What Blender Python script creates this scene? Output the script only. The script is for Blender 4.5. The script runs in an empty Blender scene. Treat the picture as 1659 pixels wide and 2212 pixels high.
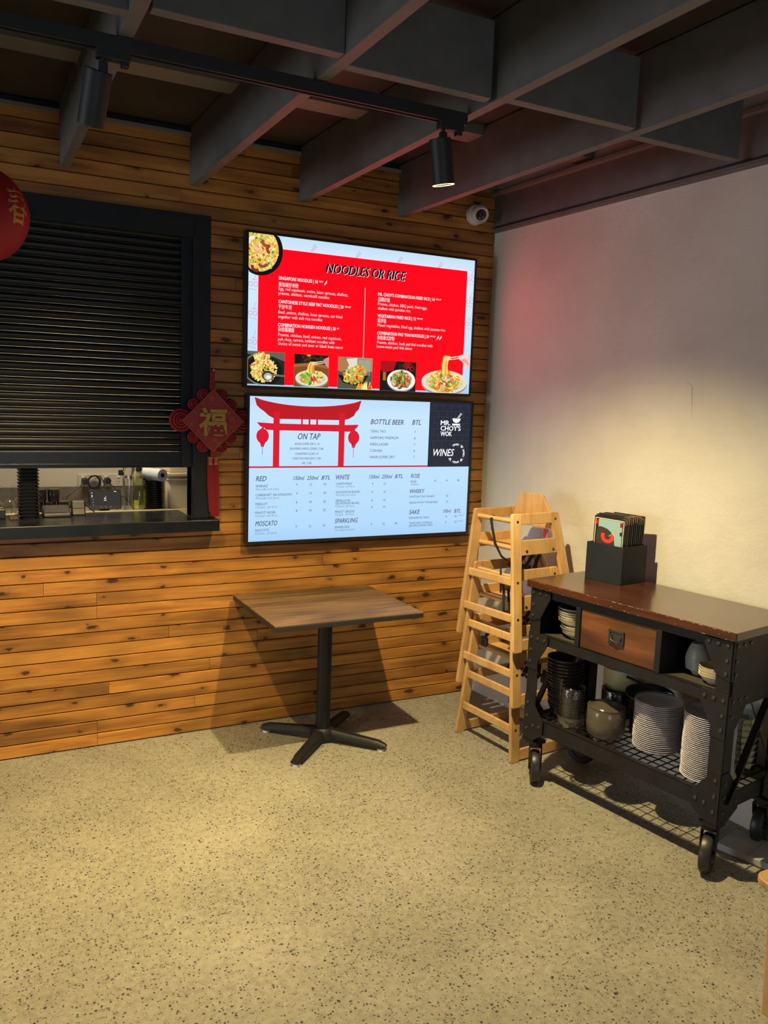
import bpy, bmesh, math, random
from mathutils import Vector, Matrix

random.seed(7)
SC = bpy.context.scene
COL = SC.collection
PI = math.pi

# ------------------------------------------------------------------ camera
cam_d = bpy.data.cameras.new('camera')
cam = bpy.data.objects.new('camera', cam_d)
COL.objects.link(cam)
cam_d.sensor_fit = 'HORIZONTAL'
cam_d.sensor_width = 36.0
cam_d.lens = 1792.8 / 1659 * 36.0
cam_d.clip_start = 0.05
yaw, pitch, roll = 0.4758, -0.1352, 0.0350
f_ = Vector((math.sin(yaw) * math.cos(pitch), math.cos(yaw) * math.cos(pitch), math.sin(pitch)))
r0 = Vector((math.cos(yaw), -math.sin(yaw), 0))
u0 = r0.cross(f_)
r_ = r0 * math.cos(roll) + u0 * math.sin(roll)
u_ = u0 * math.cos(roll) - r0 * math.sin(roll)
M = Matrix.Identity(4)
for i in range(3):
    M[i][0], M[i][1], M[i][2] = r_[i], u_[i], -f_[i]
M[0][3], M[1][3], M[2][3] = -2.865, -4.262, 1.816
cam.matrix_world = M
SC.camera = cam

# ------------------------------------------------------------------ exposure, world, large lights
SC.view_settings.view_transform = 'Standard'
SC.view_settings.look = 'None'
SC.view_settings.gamma = 1.0
SC.view_settings.use_curve_mapping = False
SC.view_settings.exposure = 0.0

world = bpy.data.worlds.new('world')
SC.world = world
world.use_nodes = True
wb = world.node_tree.nodes['Background']
wb.inputs['Color'].default_value = (0.62, 0.66, 0.70, 1)
wb.inputs['Strength'].default_value = 0.06


def area_light(name, loc, target, sx, sy, energy, color):
    d = bpy.data.lights.new(name, 'AREA')
    d.shape = 'RECTANGLE'
    d.size, d.size_y = sx, sy
    d.energy = energy
    d.color = color
    o = bpy.data.objects.new(name, d)
    COL.objects.link(o)
    o.location = loc
    o.rotation_euler = (Vector(target) - Vector(loc)).to_track_quat('-Z', 'Y').to_euler()
    return o


# daylight from the shopfront behind the viewer
area_light('shopfront_daylight', (-2.6, -8.4, 1.3), (-1.9, 0, 1.2), 2.4, 1.6, 42.0, (0.84, 0.94, 1.0))
# added neutral fill from the left to lift the plaster; no doorway seen there
area_light('left_fill_light', (-9.2, -1.5, 1.55), (0.0, -1.3, 1.6), 2.0, 1.7, 112.0, (0.86, 0.95, 1.0))


def spot_light(name, loc, target, energy, color, angle=112, blend=0.9, radius=0.022):
    d = bpy.data.lights.new(name, 'SPOT')
    d.energy = energy
    d.color = color
    d.spot_size = math.radians(angle)
    d.spot_blend = blend
    d.shadow_soft_size = radius
    o = bpy.data.objects.new(name, d)
    COL.objects.link(o)
    o.location = loc
    o.rotation_euler = (Vector(target) - Vector(loc)).to_track_quat('-Z', 'Y').to_euler()
    return o


WARM = (1.0, 0.79, 0.37)
AMBER = (1.0, 0.745, 0.31)
# track heads that hang outside the picture, further along the same kind of track
spot_light('track_lamp_left', (-3.60, -1.62, 2.60), (-3.25, -0.7, 0), 95, AMBER, 96, 1.0)

# ------------------------------------------------------------------ materials
def lin(h):
    h = h.lstrip('#')
    out = []
    for k in (0, 2, 4):
        c = int(h[k:k + 2], 16) / 255
        out.append(c / 12.92 if c <= 0.04045 else ((c + 0.055) / 1.055) ** 2.4)
    return tuple(out)


MATS = {}


def mat(name, col, rough=0.5, metal=0.0, var=0.0, vscale=8.0, bump=0.0, bscale=60.0, coat=0.0, spec=0.5, trans=0.0, alpha=1.0, emit=None, estr=1.0, stretch=(1, 1, 1)):
    if name in MATS:
        return MATS[name]
    m = bpy.data.materials.new(name)
    MATS[name] = m
    m.use_nodes = True
    nt = m.node_tree
    b = nt.nodes['Principled BSDF']
    if isinstance(col, str):
        col = lin(col)
    b.inputs['Base Color'].default_value = (*col, 1)
    b.inputs['Roughness'].default_value = rough
    b.inputs['Metallic'].default_value = metal
    b.inputs['Coat Weight'].default_value = coat
    b.inputs['Coat Roughness'].default_value = 0.1
    b.inputs['Specular IOR Level'].default_value = spec
    b.inputs['Transmission Weight'].default_value = trans
    b.inputs['Alpha'].default_value = alpha
    if emit is not None:
        b.inputs['Emission Color'].default_value = (*emit, 1)
        b.inputs['Emission Strength'].default_value = estr
    if var or bump:
        tc = nt.nodes.new('ShaderNodeTexCoord')
        mp = nt.nodes.new('ShaderNodeMapping')
        mp.inputs['Scale'].default_value = stretch
        nt.links.new(tc.outputs['Object'], mp.inputs['Vector'])
    if var:
        n = nt.nodes.new('ShaderNodeTexNoise')
        n.inputs['Scale'].default_value = vscale
        n.inputs['Detail'].default_value = 5
        nt.links.new(mp.outputs[0], n.inputs['Vector'])
        rp = nt.nodes.new('ShaderNodeValToRGB')
        rp.color_ramp.elements[0].position = 0.3
        rp.color_ramp.elements[1].position = 0.7
        rp.color_ramp.elements[0].color = (*[c * (1 - var) for c in col], 1)
        rp.color_ramp.elements[1].color = (*[min(1, c * (1 + var)) for c in col], 1)
        nt.links.new(n.outputs['Fac'], rp.inputs['Fac'])
        nt.links.new(rp.outputs['Color'], b.inputs['Base Color'])
    if bump:
        n2 = nt.nodes.new('ShaderNodeTexNoise')
        n2.inputs['Scale'].default_value = bscale
        n2.inputs['Detail'].default_value = 4
        nt.links.new(mp.outputs[0], n2.inputs['Vector'])
        bp = nt.nodes.new('ShaderNodeBump')
        bp.inputs['Strength'].default_value = bump
        bp.inputs['Distance'].default_value = 0.004
        nt.links.new(n2.outputs['Fac'], bp.inputs['Height'])
        nt.links.new(bp.outputs['Normal'], b.inputs['Normal'])
    return m


class G:
    """small node graph helper"""
    def __init__(s, name):
        s.m = bpy.data.materials.new(name)
        MATS[name] = s.m
        s.m.use_nodes = True
        s.nt = s.m.node_tree
        s.b = s.nt.nodes['Principled BSDF']

    def n(s, t, **kw):
        nd = s.nt.nodes.new('ShaderNode' + t)
        for k, v in kw.items():
            if k.startswith('_'):
                setattr(nd, k[1:], v)
            else:
                nd.inputs[k.replace('__', ' ')].default_value = v
        return nd

    def l(s, a, b):
        s.nt.links.new(a, b)

    def math(s, op, a, b=0.0, clamp=False):
        nd = s.nt.nodes.new('ShaderNodeMath')
        nd.operation = op
        nd.use_clamp = clamp
        for i, v in enumerate((a, b)):
            if hasattr(v, 'node'):
                s.l(v, nd.inputs[i])
            else:
                nd.inputs[i].default_value = v
        return nd.outputs[0]

    def ramp(s, fac, stops):
        nd = s.nt.nodes.new('ShaderNodeValToRGB')
        cr = nd.color_ramp
        while len(cr.elements) < len(stops):
            cr.elements.new(0.5)
        for e, (p, c) in zip(cr.elements, stops):
            e.position = p
            e.color = (*c, 1) if len(c) == 3 else c
        s.l(fac, nd.inputs['Fac'])
        return nd.outputs['Color']

    def mix(s, fac, a, b, blend='MIX'):
        nd = s.nt.nodes.new('ShaderNodeMix')
        nd.data_type = 'RGBA'
        nd.blend_type = blend
        for i, v in ((0, fac), (6, a), (7, b)):
            if hasattr(v, 'node'):
                s.l(v, nd.inputs[i])
            elif i == 0:
                nd.inputs[0].default_value = v
            else:
                nd.inputs[i].default_value = (*v, 1)
        return nd.outputs[2]


def pine_material(name, light, mid, dark, rough=0.42, knots=True, grain=(1.6, 30.0, 34.0), rnd=1.0, darken=0.34):
    g = G(name)
    tc = g.n('TexCoord')
    oi = g.n('ObjectInfo')
    off = g.n('CombineXYZ')
    k1 = g.math('MULTIPLY', oi.outputs['Random'], 37.0 * rnd)
    k2 = g.math('MULTIPLY', oi.outputs['Random'], 91.0 * rnd)
    g.l(k1, off.inputs[0]); g.l(k2, off.inputs[1]); g.l(k1, off.inputs[2])
    add = g.n('VectorMath', _operation='ADD')
    g.l(tc.outputs['Object'], add.inputs[0]); g.l(off.outputs[0], add.inputs[1])
    mp = g.n('Mapping', Scale=grain)
    g.l(add.outputs[0], mp.inputs['Vector'])
    ns = g.n('TexNoise', Scale=1.0, Detail=6.0, Roughness=0.62, Distortion=0.6)
    g.l(mp.outputs[0], ns.inputs['Vector'])
    col = g.ramp(ns.outputs['Fac'], [(0.28, dark), (0.5, mid), (0.74, light)])
    big = g.n('TexNoise', Scale=2.2, Detail=2.0)
    mp3 = g.n('Mapping', Scale=(1.0, 1.0, 4.0)); g.l(add.outputs[0], mp3.inputs['Vector']); g.l(mp3.outputs[0], big.inputs['Vector'])
    bigf = g.ramp(big.outputs['Fac'], [(0.42, (1, 1, 1)), (0.72, (1 - darken * 1.7,) * 3)])
    col = g.mix(1.0, col, bigf, 'MULTIPLY')
    tint = g.math('MULTIPLY_ADD', oi.outputs['Random'], 0.0)
    if knots:
        mp2 = g.n('Mapping', Scale=(5.0, 0.001, 11.0))
        g.l(add.outputs[0], mp2.inputs['Vector'])
        wob = g.n('TexNoise', Scale=28.0, Detail=3.0); g.l(tc.outputs['Object'], wob.inputs['Vector'])
        vo = g.n('TexVoronoi', Scale=1.0, _voronoi_dimensions='2D')
        mixv = g.n('VectorMath', _operation='SCALE'); mixv.inputs['Scale'].default_value = 0.30
        g.l(wob.outputs['Color'], mixv.inputs[0])
        av = g.n('VectorMath', _operation='ADD'); g.l(mp2.outputs[0], av.inputs[0]); g.l(mixv.outputs[0], av.inputs[1])
        sx = g.n('SeparateXYZ'); g.l(av.outputs[0], sx.inputs[0])
        cx = g.n('CombineXYZ'); g.l(sx.outputs[0], cx.inputs[0]); g.l(sx.outputs[2], cx.inputs[1])
        g.l(cx.outputs[0], vo.inputs['Vector'])
        sep = g.n('SeparateColor'); g.l(vo.outputs['Color'], sep.inputs['Color'])
        pick = g.math('GREATER_THAN', sep.outputs[0], 0.5)
        kd = g.math('DIVIDE', vo.outputs['Distance'], g.math('ADD', g.math('MULTIPLY', sep.outputs[1], 1.1), 0.35))
        core = g.ramp(kd, [(0.07, (1, 1, 1)), (0.13, (0, 0, 0))])
        halo = g.ramp(kd, [(0.10, (1, 1, 1)), (0.42, (0, 0, 0))])
        cf = g.math('MULTIPLY', core, pick)
        hf = g.math('MULTIPLY', g.math('MULTIPLY', halo, pick), 0.45)
        col = g.mix(hf, col, tuple(c * 0.55 for c in dark))
        col = g.mix(cf, col, tuple(c * 0.22 for c in dark))
    val = g.math('ADD', g.math('MULTIPLY', oi.outputs['Random'], 0.3), 0.85)
    hsv = g.n('HueSaturation'); g.l(val, hsv.inputs['Value']); g.l(col, hsv.inputs['Color'])
    g.l(hsv.outputs[0], g.b.inputs['Base Color'])
    g.b.inputs['Roughness'].default_value = rough
    bp = g.n('Bump', Strength=0.15, Distance=0.002); g.l(ns.outputs['Fac'], bp.inputs['Height']); g.l(bp.outputs[0], g.b.inputs['Normal'])
    return g.m


PINE = pine_material('stained_pine', (0.54, 0.262, 0.055), (0.44, 0.190, 0.036), (0.25, 0.088, 0.018))
BEECH = pine_material('varnished_rubberwood', (0.66, 0.43, 0.20), (0.58, 0.35, 0.145), (0.46, 0.25, 0.09), rough=0.35, knots=False, grain=(14, 14, 2.5), darken=0.1)
TEAK = pine_material('tabletop_boards', (0.25, 0.150, 0.070), (0.165, 0.095, 0.043), (0.080, 0.043, 0.020), rough=0.5, knots=False, grain=(2.2, 40, 30), darken=0.3)
MAHOG = pine_material('mahogany_stain', (0.105, 0.036, 0.017), (0.07, 0.022, 0.011), (0.034, 0.011, 0.006), rough=0.20, knots=False, grain=(18, 1.6, 18), rnd=0.0, darken=0.3)
DRAWER = pine_material('drawer_front_wood', (0.22, 0.085, 0.026), (0.14, 0.048, 0.015), (0.055, 0.018, 0.007), rough=0.38, knots=False, grain=(14, 1.6, 14), rnd=0.0, darken=0.4)

for _m in (MAHOG,):
    _m.node_tree.nodes['Principled BSDF'].inputs['Coat Weight'].default_value = 0.5
    _m.node_tree.nodes['Principled BSDF'].inputs['Coat Roughness'].default_value = 0.16


def terrazzo():
    g = G('terrazzo')
    tc = g.n('TexCoord')
    P = tc.outputs['Object']
    big = g.n('TexNoise', Scale=1.6, Detail=4.0, Roughness=0.6); g.l(P, big.inputs['Vector'])
    med = g.n('TexNoise', Scale=38.0, Detail=5.0, Roughness=0.7); g.l(P, med.inputs['Vector'])
    col = g.ramp(med.outputs['Fac'], [(0.28, (0.225, 0.210, 0.170)), (0.5, (0.325, 0.305, 0.252)), (0.74, (0.395, 0.375, 0.320))])
    tone = g.ramp(big.outputs['Fac'], [(0.35, (1, 1, 1)), (0.66, (0.74, 0.75, 0.73))])
    col = g.mix(1.0, col, tone, 'MULTIPLY')
    # grey and tan small chips
    v1 = g.n('TexVoronoi', Scale=150.0); g.l(P, v1.inputs['Vector'])
    s1 = g.n('SeparateColor'); g.l(v1.outputs['Color'], s1.inputs['Color'])
    k1 = g.math('MULTIPLY', g.math('GREATER_THAN', s1.outputs[0], 0.78), g.math('LESS_THAN', v1.outputs['Distance'], 0.42))
    chip = g.ramp(s1.outputs[1], [(0.0, (0.17, 0.145, 0.105)), (0.5, (0.30, 0.25, 0.17)), (0.9, (0.46, 0.44, 0.39))])
    col = g.mix(g.math('MULTIPLY', k1, 0.50), col, chip)
    # dark stones
    wz = g.n('TexNoise', Scale=120.0, Detail=2.0); g.l(P, wz.inputs['Vector'])
    ws = g.n('VectorMath', _operation='SCALE'); ws.inputs['Scale'].default_value = 0.009; g.l(wz.outputs['Color'], ws.inputs[0])
    wp = g.n('VectorMath', _operation='ADD'); g.l(P, wp.inputs[0]); g.l(ws.outputs[0], wp.inputs[1])
    for sc, thr, dist, c in ((150.0, 0.85, 0.36, (0.075, 0.068, 0.055)), (95.0, 0.80, 0.34, (0.030, 0.028, 0.030)), (60.0, 0.90, 0.28, (0.018, 0.017, 0.021))):
        v = g.n('TexVoronoi', Scale=sc); g.l(wp.outputs[0], v.inputs['Vector'])
        s = g.n('SeparateColor'); g.l(v.outputs['Color'], s.inputs['Color'])
        dens = g.math('SUBTRACT', thr + 0.17, g.math('MULTIPLY', big.outputs['Fac'], 0.34))
        k = g.math('MULTIPLY', g.math('GREATER_THAN', s.outputs[0], dens), g.math('LESS_THAN', v.outputs['Distance'], dist))
        col = g.mix(g.math('MULTIPLY', k, 0.92), col, c)
    g.l(col, g.b.inputs['Base Color'])
    g.b.inputs['Roughness'].default_value = 0.55
    g.b.inputs['Specular IOR Level'].default_value = 0.3
    return g.m


def plaster():
    g = G('rough_plaster')
    tc = g.n('TexCoord'); P = tc.outputs['Object']
    a = g.n('TexNoise', Scale=2.0, Detail=6.0, Roughness=0.6); g.l(P, a.inputs['Vector'])
    col = g.ramp(a.outputs['Fac'], [(0.3, (0.555, 0.530, 0.485)), (0.62, (0.635, 0.612, 0.565))])
    g.l(col, g.b.inputs['Base Color'])
    g.b.inputs['Roughness'].default_value = 0.8
    g.b.inputs['Specular IOR Level'].default_value = 0.2
    mp = g.n('Mapping', Scale=(1, 1, 1.3), Rotation=(0.5, 0, 0)); g.l(P, mp.inputs['Vector'])
    b1 = g.n('TexNoise', Scale=5.5, Detail=7.0, Roughness=0.58, Distortion=0.25); g.l(mp.outputs[0], b1.inputs['Vector'])
    mp2 = g.n('Mapping', Scale=(1, 16, 42), Rotation=(0.75, 0, 0)); g.l(P, mp2.inputs['Vector'])
    b2 = g.n('TexNoise', Scale=1.0, Detail=3.0); g.l(mp2.outputs[0], b2.inputs['Vector'])
    msk = g.ramp(b1.outputs['Fac'], [(0.5, (0, 0, 0)), (0.66, (1, 1, 1))])
    h = g.math('ADD', b1.outputs['Fac'], g.math('MULTIPLY', g.math('MULTIPLY', b2.outputs['Fac'], msk), 0.05))
    b3 = g.n('TexNoise', Scale=70.0, Detail=3.0); g.l(P, b3.inputs['Vector'])
    h = g.math('ADD', h, g.math('MULTIPLY', b3.outputs['Fac'], 0.06))
    bp = g.n('Bump', Strength=0.30, Distance=0.022); g.l(h, bp.inputs['Height']); g.l(bp.outputs[0], g.b.inputs['Normal'])
    return g.m


TERR = terrazzo()
PLASTER = plaster()
BLACKSTEEL = mat('black_steel', (0.011, 0.011, 0.012), 0.5, 0.1, spec=0.35, var=0.25, vscale=14, bump=0.08, bscale=160)
BLACKPAINT = mat('black_painted_timber', (0.012, 0.015, 0.021), 0.62, var=0.15, vscale=9, spec=0.25)
SILLPAINT = mat('black_counter_lacquer', (0.010, 0.012, 0.016), 0.24, var=0.3, vscale=7, bump=0.05, bscale=30, spec=0.3)
SHUTTER = mat('shutter_enamel', (0.005, 0.007, 0.011), 0.34, 0.0, spec=0.34)
CEILPAINT = mat('ceiling_grey_paint', (0.130, 0.126, 0.124), 0.6, var=0.12, vscale=10)
CEILSHEET = mat('ceiling_sheet_dark', (0.050, 0.042, 0.034), 0.7, var=0.35, vscale=3)
BATTEN = mat('batten_paint', (0.22, 0.21, 0.19), 0.6)
BLACKPLASTIC = mat('black_plastic', (0.012, 0.012, 0.013), 0.35)
BLACKMATT = mat('black_matt', (0.016, 0.016, 0.018), 0.55)
RUBBER = mat('black_rubber', (0.02, 0.02, 0.021), 0.4)
WEB = mat('black_webbing', (0.012, 0.012, 0.014), 0.8, bump=0.3, bscale=500)
WHITEPLASTIC = mat('white_plastic', (0.74, 0.72, 0.70), 0.4)
STEEL = mat('bare_steel', (0.55, 0.54, 0.52), 0.25, 1.0)
DARKSTEEL = mat('dark_bolt_steel', (0.09, 0.088, 0.085), 0.38, 0.8)
RED = mat('red_felt', (0.23, 0.006, 0.018), 0.75, bump=0.2, bscale=300)
REDCARD = mat('red_card', (0.26, 0.008, 0.018), 0.55)
REDSILK = mat('red_lantern_cloth', (0.30, 0.004, 0.010), 0.6, bump=0.15, bscale=250)
GOLD = mat('gold_glitter', (0.40, 0.25, 0.05), 0.45, 0.35, var=0.35, vscale=200)
GOLDDULL = mat('dull_gold_print', (0.30, 0.12, 0.03), 0.5, 0.3)
CREAMCHINA = mat('cream_china', (0.70, 0.64, 0.50), 0.22, coat=0.3)
WHITECHINA = mat('white_china', (0.80, 0.77, 0.84), 0.18, coat=0.3)
GREYCHINA = mat('grey_china', (0.36, 0.355, 0.34), 0.4)
BLACKCHINA = mat('black_china', (0.018, 0.017, 0.017), 0.28)
BROWNCHINA = mat('brown_china', (0.045, 0.030, 0.022), 0.2)
TAUPECHINA = mat('taupe_china', (0.115, 0.092, 0.062), 0.4)
GREENPAN = mat('dark_green_tray', (0.035, 0.042, 0.034), 0.4)
TUB = mat('beige_tub_plastic', (0.50, 0.39, 0.19), 0.5, var=0.1, vscale=6)
BLUELID = mat('dark_blue_lid', (0.035, 0.05, 0.08), 0.4)
PAPERW = mat('white_paper', (0.72, 0.72, 0.72), 0.8)
PAPERBLUE = mat('paper_roll_white', (0.62, 0.66, 0.72), 0.85, bump=0.2, bscale=200)
KWALL = mat('kitchen_wall_paint', (0.55, 0.50, 0.40), 0.6)
KTILE = mat('kitchen_splashback', (0.16, 0.135, 0.10), 0.35, var=0.25, vscale=18)
KBENCH = mat('kitchen_bench_laminate', (0.30, 0.28, 0.24), 0.3, var=0.2, vscale=20)
CREAMBOX = mat('cream_plastic', (0.82, 0.72, 0.52), 0.5)
WORN = mat('worn_bare_edge', (0.42, 0.33, 0.24), 0.7, var=0.4, vscale=50)


def glass_mat(name, col, rough, alpha_face, spec=1.0):
    """thin clear film or glass: mostly transparent, glossy at grazing angles"""
    g = G(name)
    nt = g.nt
    nt.nodes.remove(g.b)
    out = [n for n in nt.nodes if n.type == 'OUTPUT_MATERIAL'][0]
    tr = g.n('BsdfTransparent'); tr.inputs['Color'].default_value = (*col, 1)
    gl = g.n('BsdfGlossy'); gl.inputs['Roughness'].default_value = rough
    gl.inputs['Color'].default_value = (0.95, 0.95, 0.97, 1)
    fr = g.n('LayerWeight'); fr.inputs['Blend'].default_value = 0.25
    fac = g.math('MULTIPLY_ADD', fr.outputs['Facing'], spec)
    fac.node.inputs[2].default_value = alpha_face
    tc = g.n('TexCoord')
    ns = g.n('TexNoise', Scale=26.0, Detail=3.0, Distortion=1.5); g.l(tc.outputs['Object'], ns.inputs['Vector'])
    bp = g.n('Bump', Strength=0.5 if 'film' in name else 0.0, Distance=0.01); g.l(ns.outputs['Fac'], bp.inputs['Height']); g.l(bp.outputs[0], gl.inputs['Normal'])
    mx = g.n('MixShader'); g.l(fac, mx.inputs[0]); g.l(tr.outputs[0], mx.inputs[1]); g.l(gl.outputs[0], mx.inputs[2])
    g.l(mx.outputs[0], out.inputs['Surface'])
    return g.m


FILM = glass_mat('cling_film', (0.97, 0.97, 0.97), 0.13, 0.05, 0.30)
FILMDUSTY = mat('cling_film_bunched', (0.155, 0.130, 0.095), 0.20, alpha=0.46, bump=1.0, bscale=24, coat=1.0)
GLASS = glass_mat('clear_glass', (0.93, 0.94, 0.92), 0.03, 0.04, 0.55)
GREENGLASS = glass_mat('pale_green_glass', (0.72, 0.76, 0.58), 0.03, 0.05, 0.5)
CLEARPLASTIC = glass_mat('clear_container_plastic', (0.80, 0.85, 0.82), 0.08, 0.10, 0.5)


def screen_material(name, strength):
    g = G(name)
    at = g.n('Attribute', _attribute_name='Col')
    g.b.inputs['Base Color'].default_value = (0.01, 0.01, 0.01, 1)
    g.b.inputs['Roughness'].default_value = 0.4
    g.b.inputs['Specular IOR Level'].default_value = 0.2
    g.l(at.outputs['Color'], g.b.inputs['Emission Color'])
    g.b.inputs['Emission Strength'].default_value = strength
    return g.m


SCREEN = screen_material('lit_screen_pixels', 1.15)


def print_material(name):
    g = G(name)
    at = g.n('Attribute', _attribute_name='Col')
    g.l(at.outputs['Color'], g.b.inputs['Base Color'])
    g.b.inputs['Roughness'].default_value = 0.3
    return g.m


PRINT = print_material('printed_sheet')
LAMPGLOW = mat('lamp_lens', (1, 0.8, 0.5), 0.4, emit=(1.0, 0.72, 0.36), estr=3.0)


# ------------------------------------------------------------------ mesh helpers
class MB:
    def __init__(s):
        s.v, s.f = [], []

    def add(s, vs, fs):
        o = len(s.v)
        s.v += [tuple(x) for x in vs]
        s.f += [tuple(i + o for i in q) for q in fs]
        return s

    def box(s, x0, x1, y0, y1, z0, z1):
        vs = [(x, y, z) for z in (z0, z1) for y in (y0, y1) for x in (x0, x1)]
        return s.add(vs, [(0, 2, 3, 1), (4, 5, 7, 6), (0, 1, 5, 4), (2, 6, 7, 3), (0, 4, 6, 2), (1, 3, 7, 5)])

    def bar(s, p0, p1, w, h, up=(0, 0, 1)):
        """box beam from p0 to p1, w across, h along up"""
        p0, p1, up = Vector(p0), Vector(p1), Vector(up)
        d = (p1 - p0).normalized()
        side = d.cross(up).normalized()
        up = side.cross(d)
        vs = []
        for p in (p0, p1):
            for a, b in ((-1, -1), (1, -1), (1, 1), (-1, 1)):
                vs.append(p + side * a * w / 2 + up * b * h / 2)
        return s.add(vs, [(0, 1, 2, 3), (7, 6, 5, 4), (0, 4, 5, 1), (1, 5, 6, 2), (2, 6, 7, 3), (3, 7, 4, 0)])

    def cyl(s, p0, p1, r0, r1=None, n=16, caps=True):
        r1 = r0 if r1 is None else r1
        p0, p1 = Vector(p0), Vector(p1)
        d = (p1 - p0).normalized()
        a = d.cross(Vector((0, 0, 1)))
        if a.length < 1e-3:
            a = Vector((1, 0, 0))
        a.normalize()
        b = d.cross(a)
        vs = []
        for p, r in ((p0, r0), (p1, r1)):
            for k in range(n):
                t = 2 * PI * k / n
                vs.append(p + (a * math.cos(t) + b * math.sin(t)) * r)
        fs = [(k, (k + 1) % n, n + (k + 1) % n, n + k) for k in range(n)]
        if caps:
            fs += [tuple(range(n - 1, -1, -1)), tuple(range(n, 2 * n))]
        return s.add(vs, fs)

    def tube(s, pts, r, n=8, caps=True):
        pts = [Vector(p) for p in pts]
        vs, fs = [], []
        prev = None
        for i, p in enumerate(pts):
            d = (pts[min(i + 1, len(pts) - 1)] - pts[max(i - 1, 0)]).normalized()
            a = d.cross(Vector((0.13, 0.31, 1))) if prev is None else prev - d * prev.dot(d)
            if a.length < 1e-4:
                a = d.cross(Vector((1, 0, 0)))
            a.normalize(); prev = a
            b = d.cross(a)
            rr = r[i] if isinstance(r, (list, tuple)) else r
            for k in range(n):
                t = 2 * PI * k / n
                vs.append(p + (a * math.cos(t) + b * math.sin(t)) * rr)
        for i in range(len(pts) - 1):
            for k in range(n):
                fs.append((i * n + k, i * n + (k + 1) % n, (i + 1) * n + (k + 1) % n, (i + 1) * n + k))
        if caps:
            fs += [tuple(range(n - 1, -1, -1)), tuple(range(len(vs) - n, len(vs)))]
        return s.add(vs, fs)

    def lathe(s, prof, c=(0, 0, 0), n=32, close=False):
        vs, fs = [], []
        m = len(prof)
        for r, z in prof:
            for k in range(n):
                t = 2 * PI * k / n
                vs.append((c[0] + r * math.cos(t), c[1] + r * math.sin(t), c[2] + z))
        for i in range(m - 1 + (1 if close else 0)):
            for k in range(n):
                a, b = i * n + k, i * n + (k + 1) % n
                j = ((i + 1) % m) * n
                fs.append((a, b, j + (k + 1) % n, j + k))
        return s.add(vs, fs)

    def prism(s, poly, fn, w0, w1):
        n = len(poly)
        vs = [fn(u, v, w0) for u, v in poly] + [fn(u, v, w1) for u, v in poly]
        fs = [tuple(range(n - 1, -1, -1)), tuple(range(n, 2 * n))] + [(k, (k + 1) % n, n + (k + 1) % n, n + k) for k in range(n)]
        return s.add(vs, fs)

    def ribbon(s, pts, wdir, w, t=0.0015):
        """flat strap along pts"""
        pts = [Vector(p) for p in pts]
        wd = Vector(wdir).normalized()
        vs, fs = [], []
        for i, p in enumerate(pts):
            d = (pts[min(i + 1, len(pts) - 1)] - pts[max(i - 1, 0)]).normalized()
            sd = (wd - d * wd.dot(d)).normalized()
            nn = d.cross(sd)
            for a, b in ((-1, -1), (1, -1), (1, 1), (-1, 1)):
                vs.append(p + sd * a * w / 2 + nn * b * t / 2)
        for i in range(len(pts) - 1):
            for k in range(4):
                fs.append((i * 4 + k, i * 4 + (k + 1) % 4, (i + 1) * 4 + (k + 1) % 4, (i + 1) * 4 + k))
        fs += [(3, 2, 1, 0), tuple(range(len(vs) - 4, len(vs)))]
        return s.add(vs, fs)

    def build(s, name, m, parent=None, smooth=None, bev=0.0, seg=2, loc=None, rot=None, kind=None, label=None):
        me = bpy.data.meshes.new(name)
        me.from_pydata(s.v, [], s.f)
        bm = bmesh.new(); bm.from_mesh(me)
        bmesh.ops.recalc_face_normals(bm, faces=bm.faces)
        if smooth is not None:
            for fc in bm.faces:
                fc.smooth = True
            lim = math.radians(smooth)
            for e in bm.edges:
                if len(e.link_faces) == 2 and e.calc_face_angle(0) > lim:
                    e.smooth = False
        bm.to_mesh(me); bm.free()
        me.materials.append(m)
        o = bpy.data.objects.new(name, me)
        COL.objects.link(o)
        if parent is not None:
            o.parent = parent
        if loc is not None:
            o.location = loc
        if rot is not None:
            o.rotation_euler = rot
        if bev:
            md = o.modifiers.new('bevel', 'BEVEL')
            md.width = bev; md.segments = seg; md.limit_method = 'ANGLE'
        if kind:
            o['kind'] = kind
        if label:
            o['label'] = label
        return o


_ONES = ['', 'first', 'second', 'third', 'fourth', 'fifth', 'sixth', 'seventh', 'eighth', 'ninth', 'tenth', 'eleventh', 'twelfth', 'thirteenth', 'fourteenth', 'fifteenth', 'sixteenth', 'seventeenth', 'eighteenth', 'nineteenth']


def ordinal(k, n):
    """place of piece k (0 at the bottom) in a stack of n, counted from the top"""
    i = n - k
    if i == 1:
        return 'topmost'
    if k == 0:
        return 'lowest'
    if i < 20:
        w = _ONES[i]
    elif i % 10 == 0:
        w = {20: 'twentieth', 30: 'thirtieth'}[i]
    else:
        w = {2: 'twenty-', 3: 'thirty-'}[i // 10] + _ONES[i % 10]
    return w + ' from top'


def tag(o, label, cat, group=None):
    o['label'] = label
    o['category'] = cat
    if group:
        o['group'] = group
    return o


def thing(name, label, cat, loc=(0, 0, 0), rz=0.0, group=None):
    o = bpy.data.objects.new(name, None)
    o.empty_display_size = 0.05
    COL.objects.link(o)
    o.location = loc
    o.rotation_euler = (0, 0, rz)
    return tag(o, label, cat, group)


def copy_tree(o, parent=None):
    c = o.copy()
    COL.objects.link(c)
    if parent is not None:
        c.parent = parent
    for ch in list(o.children):
        copy_tree(ch, c)
    return c


def rrect(x0, x1, y0, y1, r, n=5):
    out = []
    for cx, cy, a0 in ((x1 - r, y1 - r, 0), (x0 + r, y1 - r, 90), (x0 + r, y0 + r, 180), (x1 - r, y0 + r, 270)):
        for k in range(n + 1):
            t = math.radians(a0 + 90 * k / n)
            out.append((cx + r * math.cos(t), cy + r * math.sin(t)))
    return out


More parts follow.
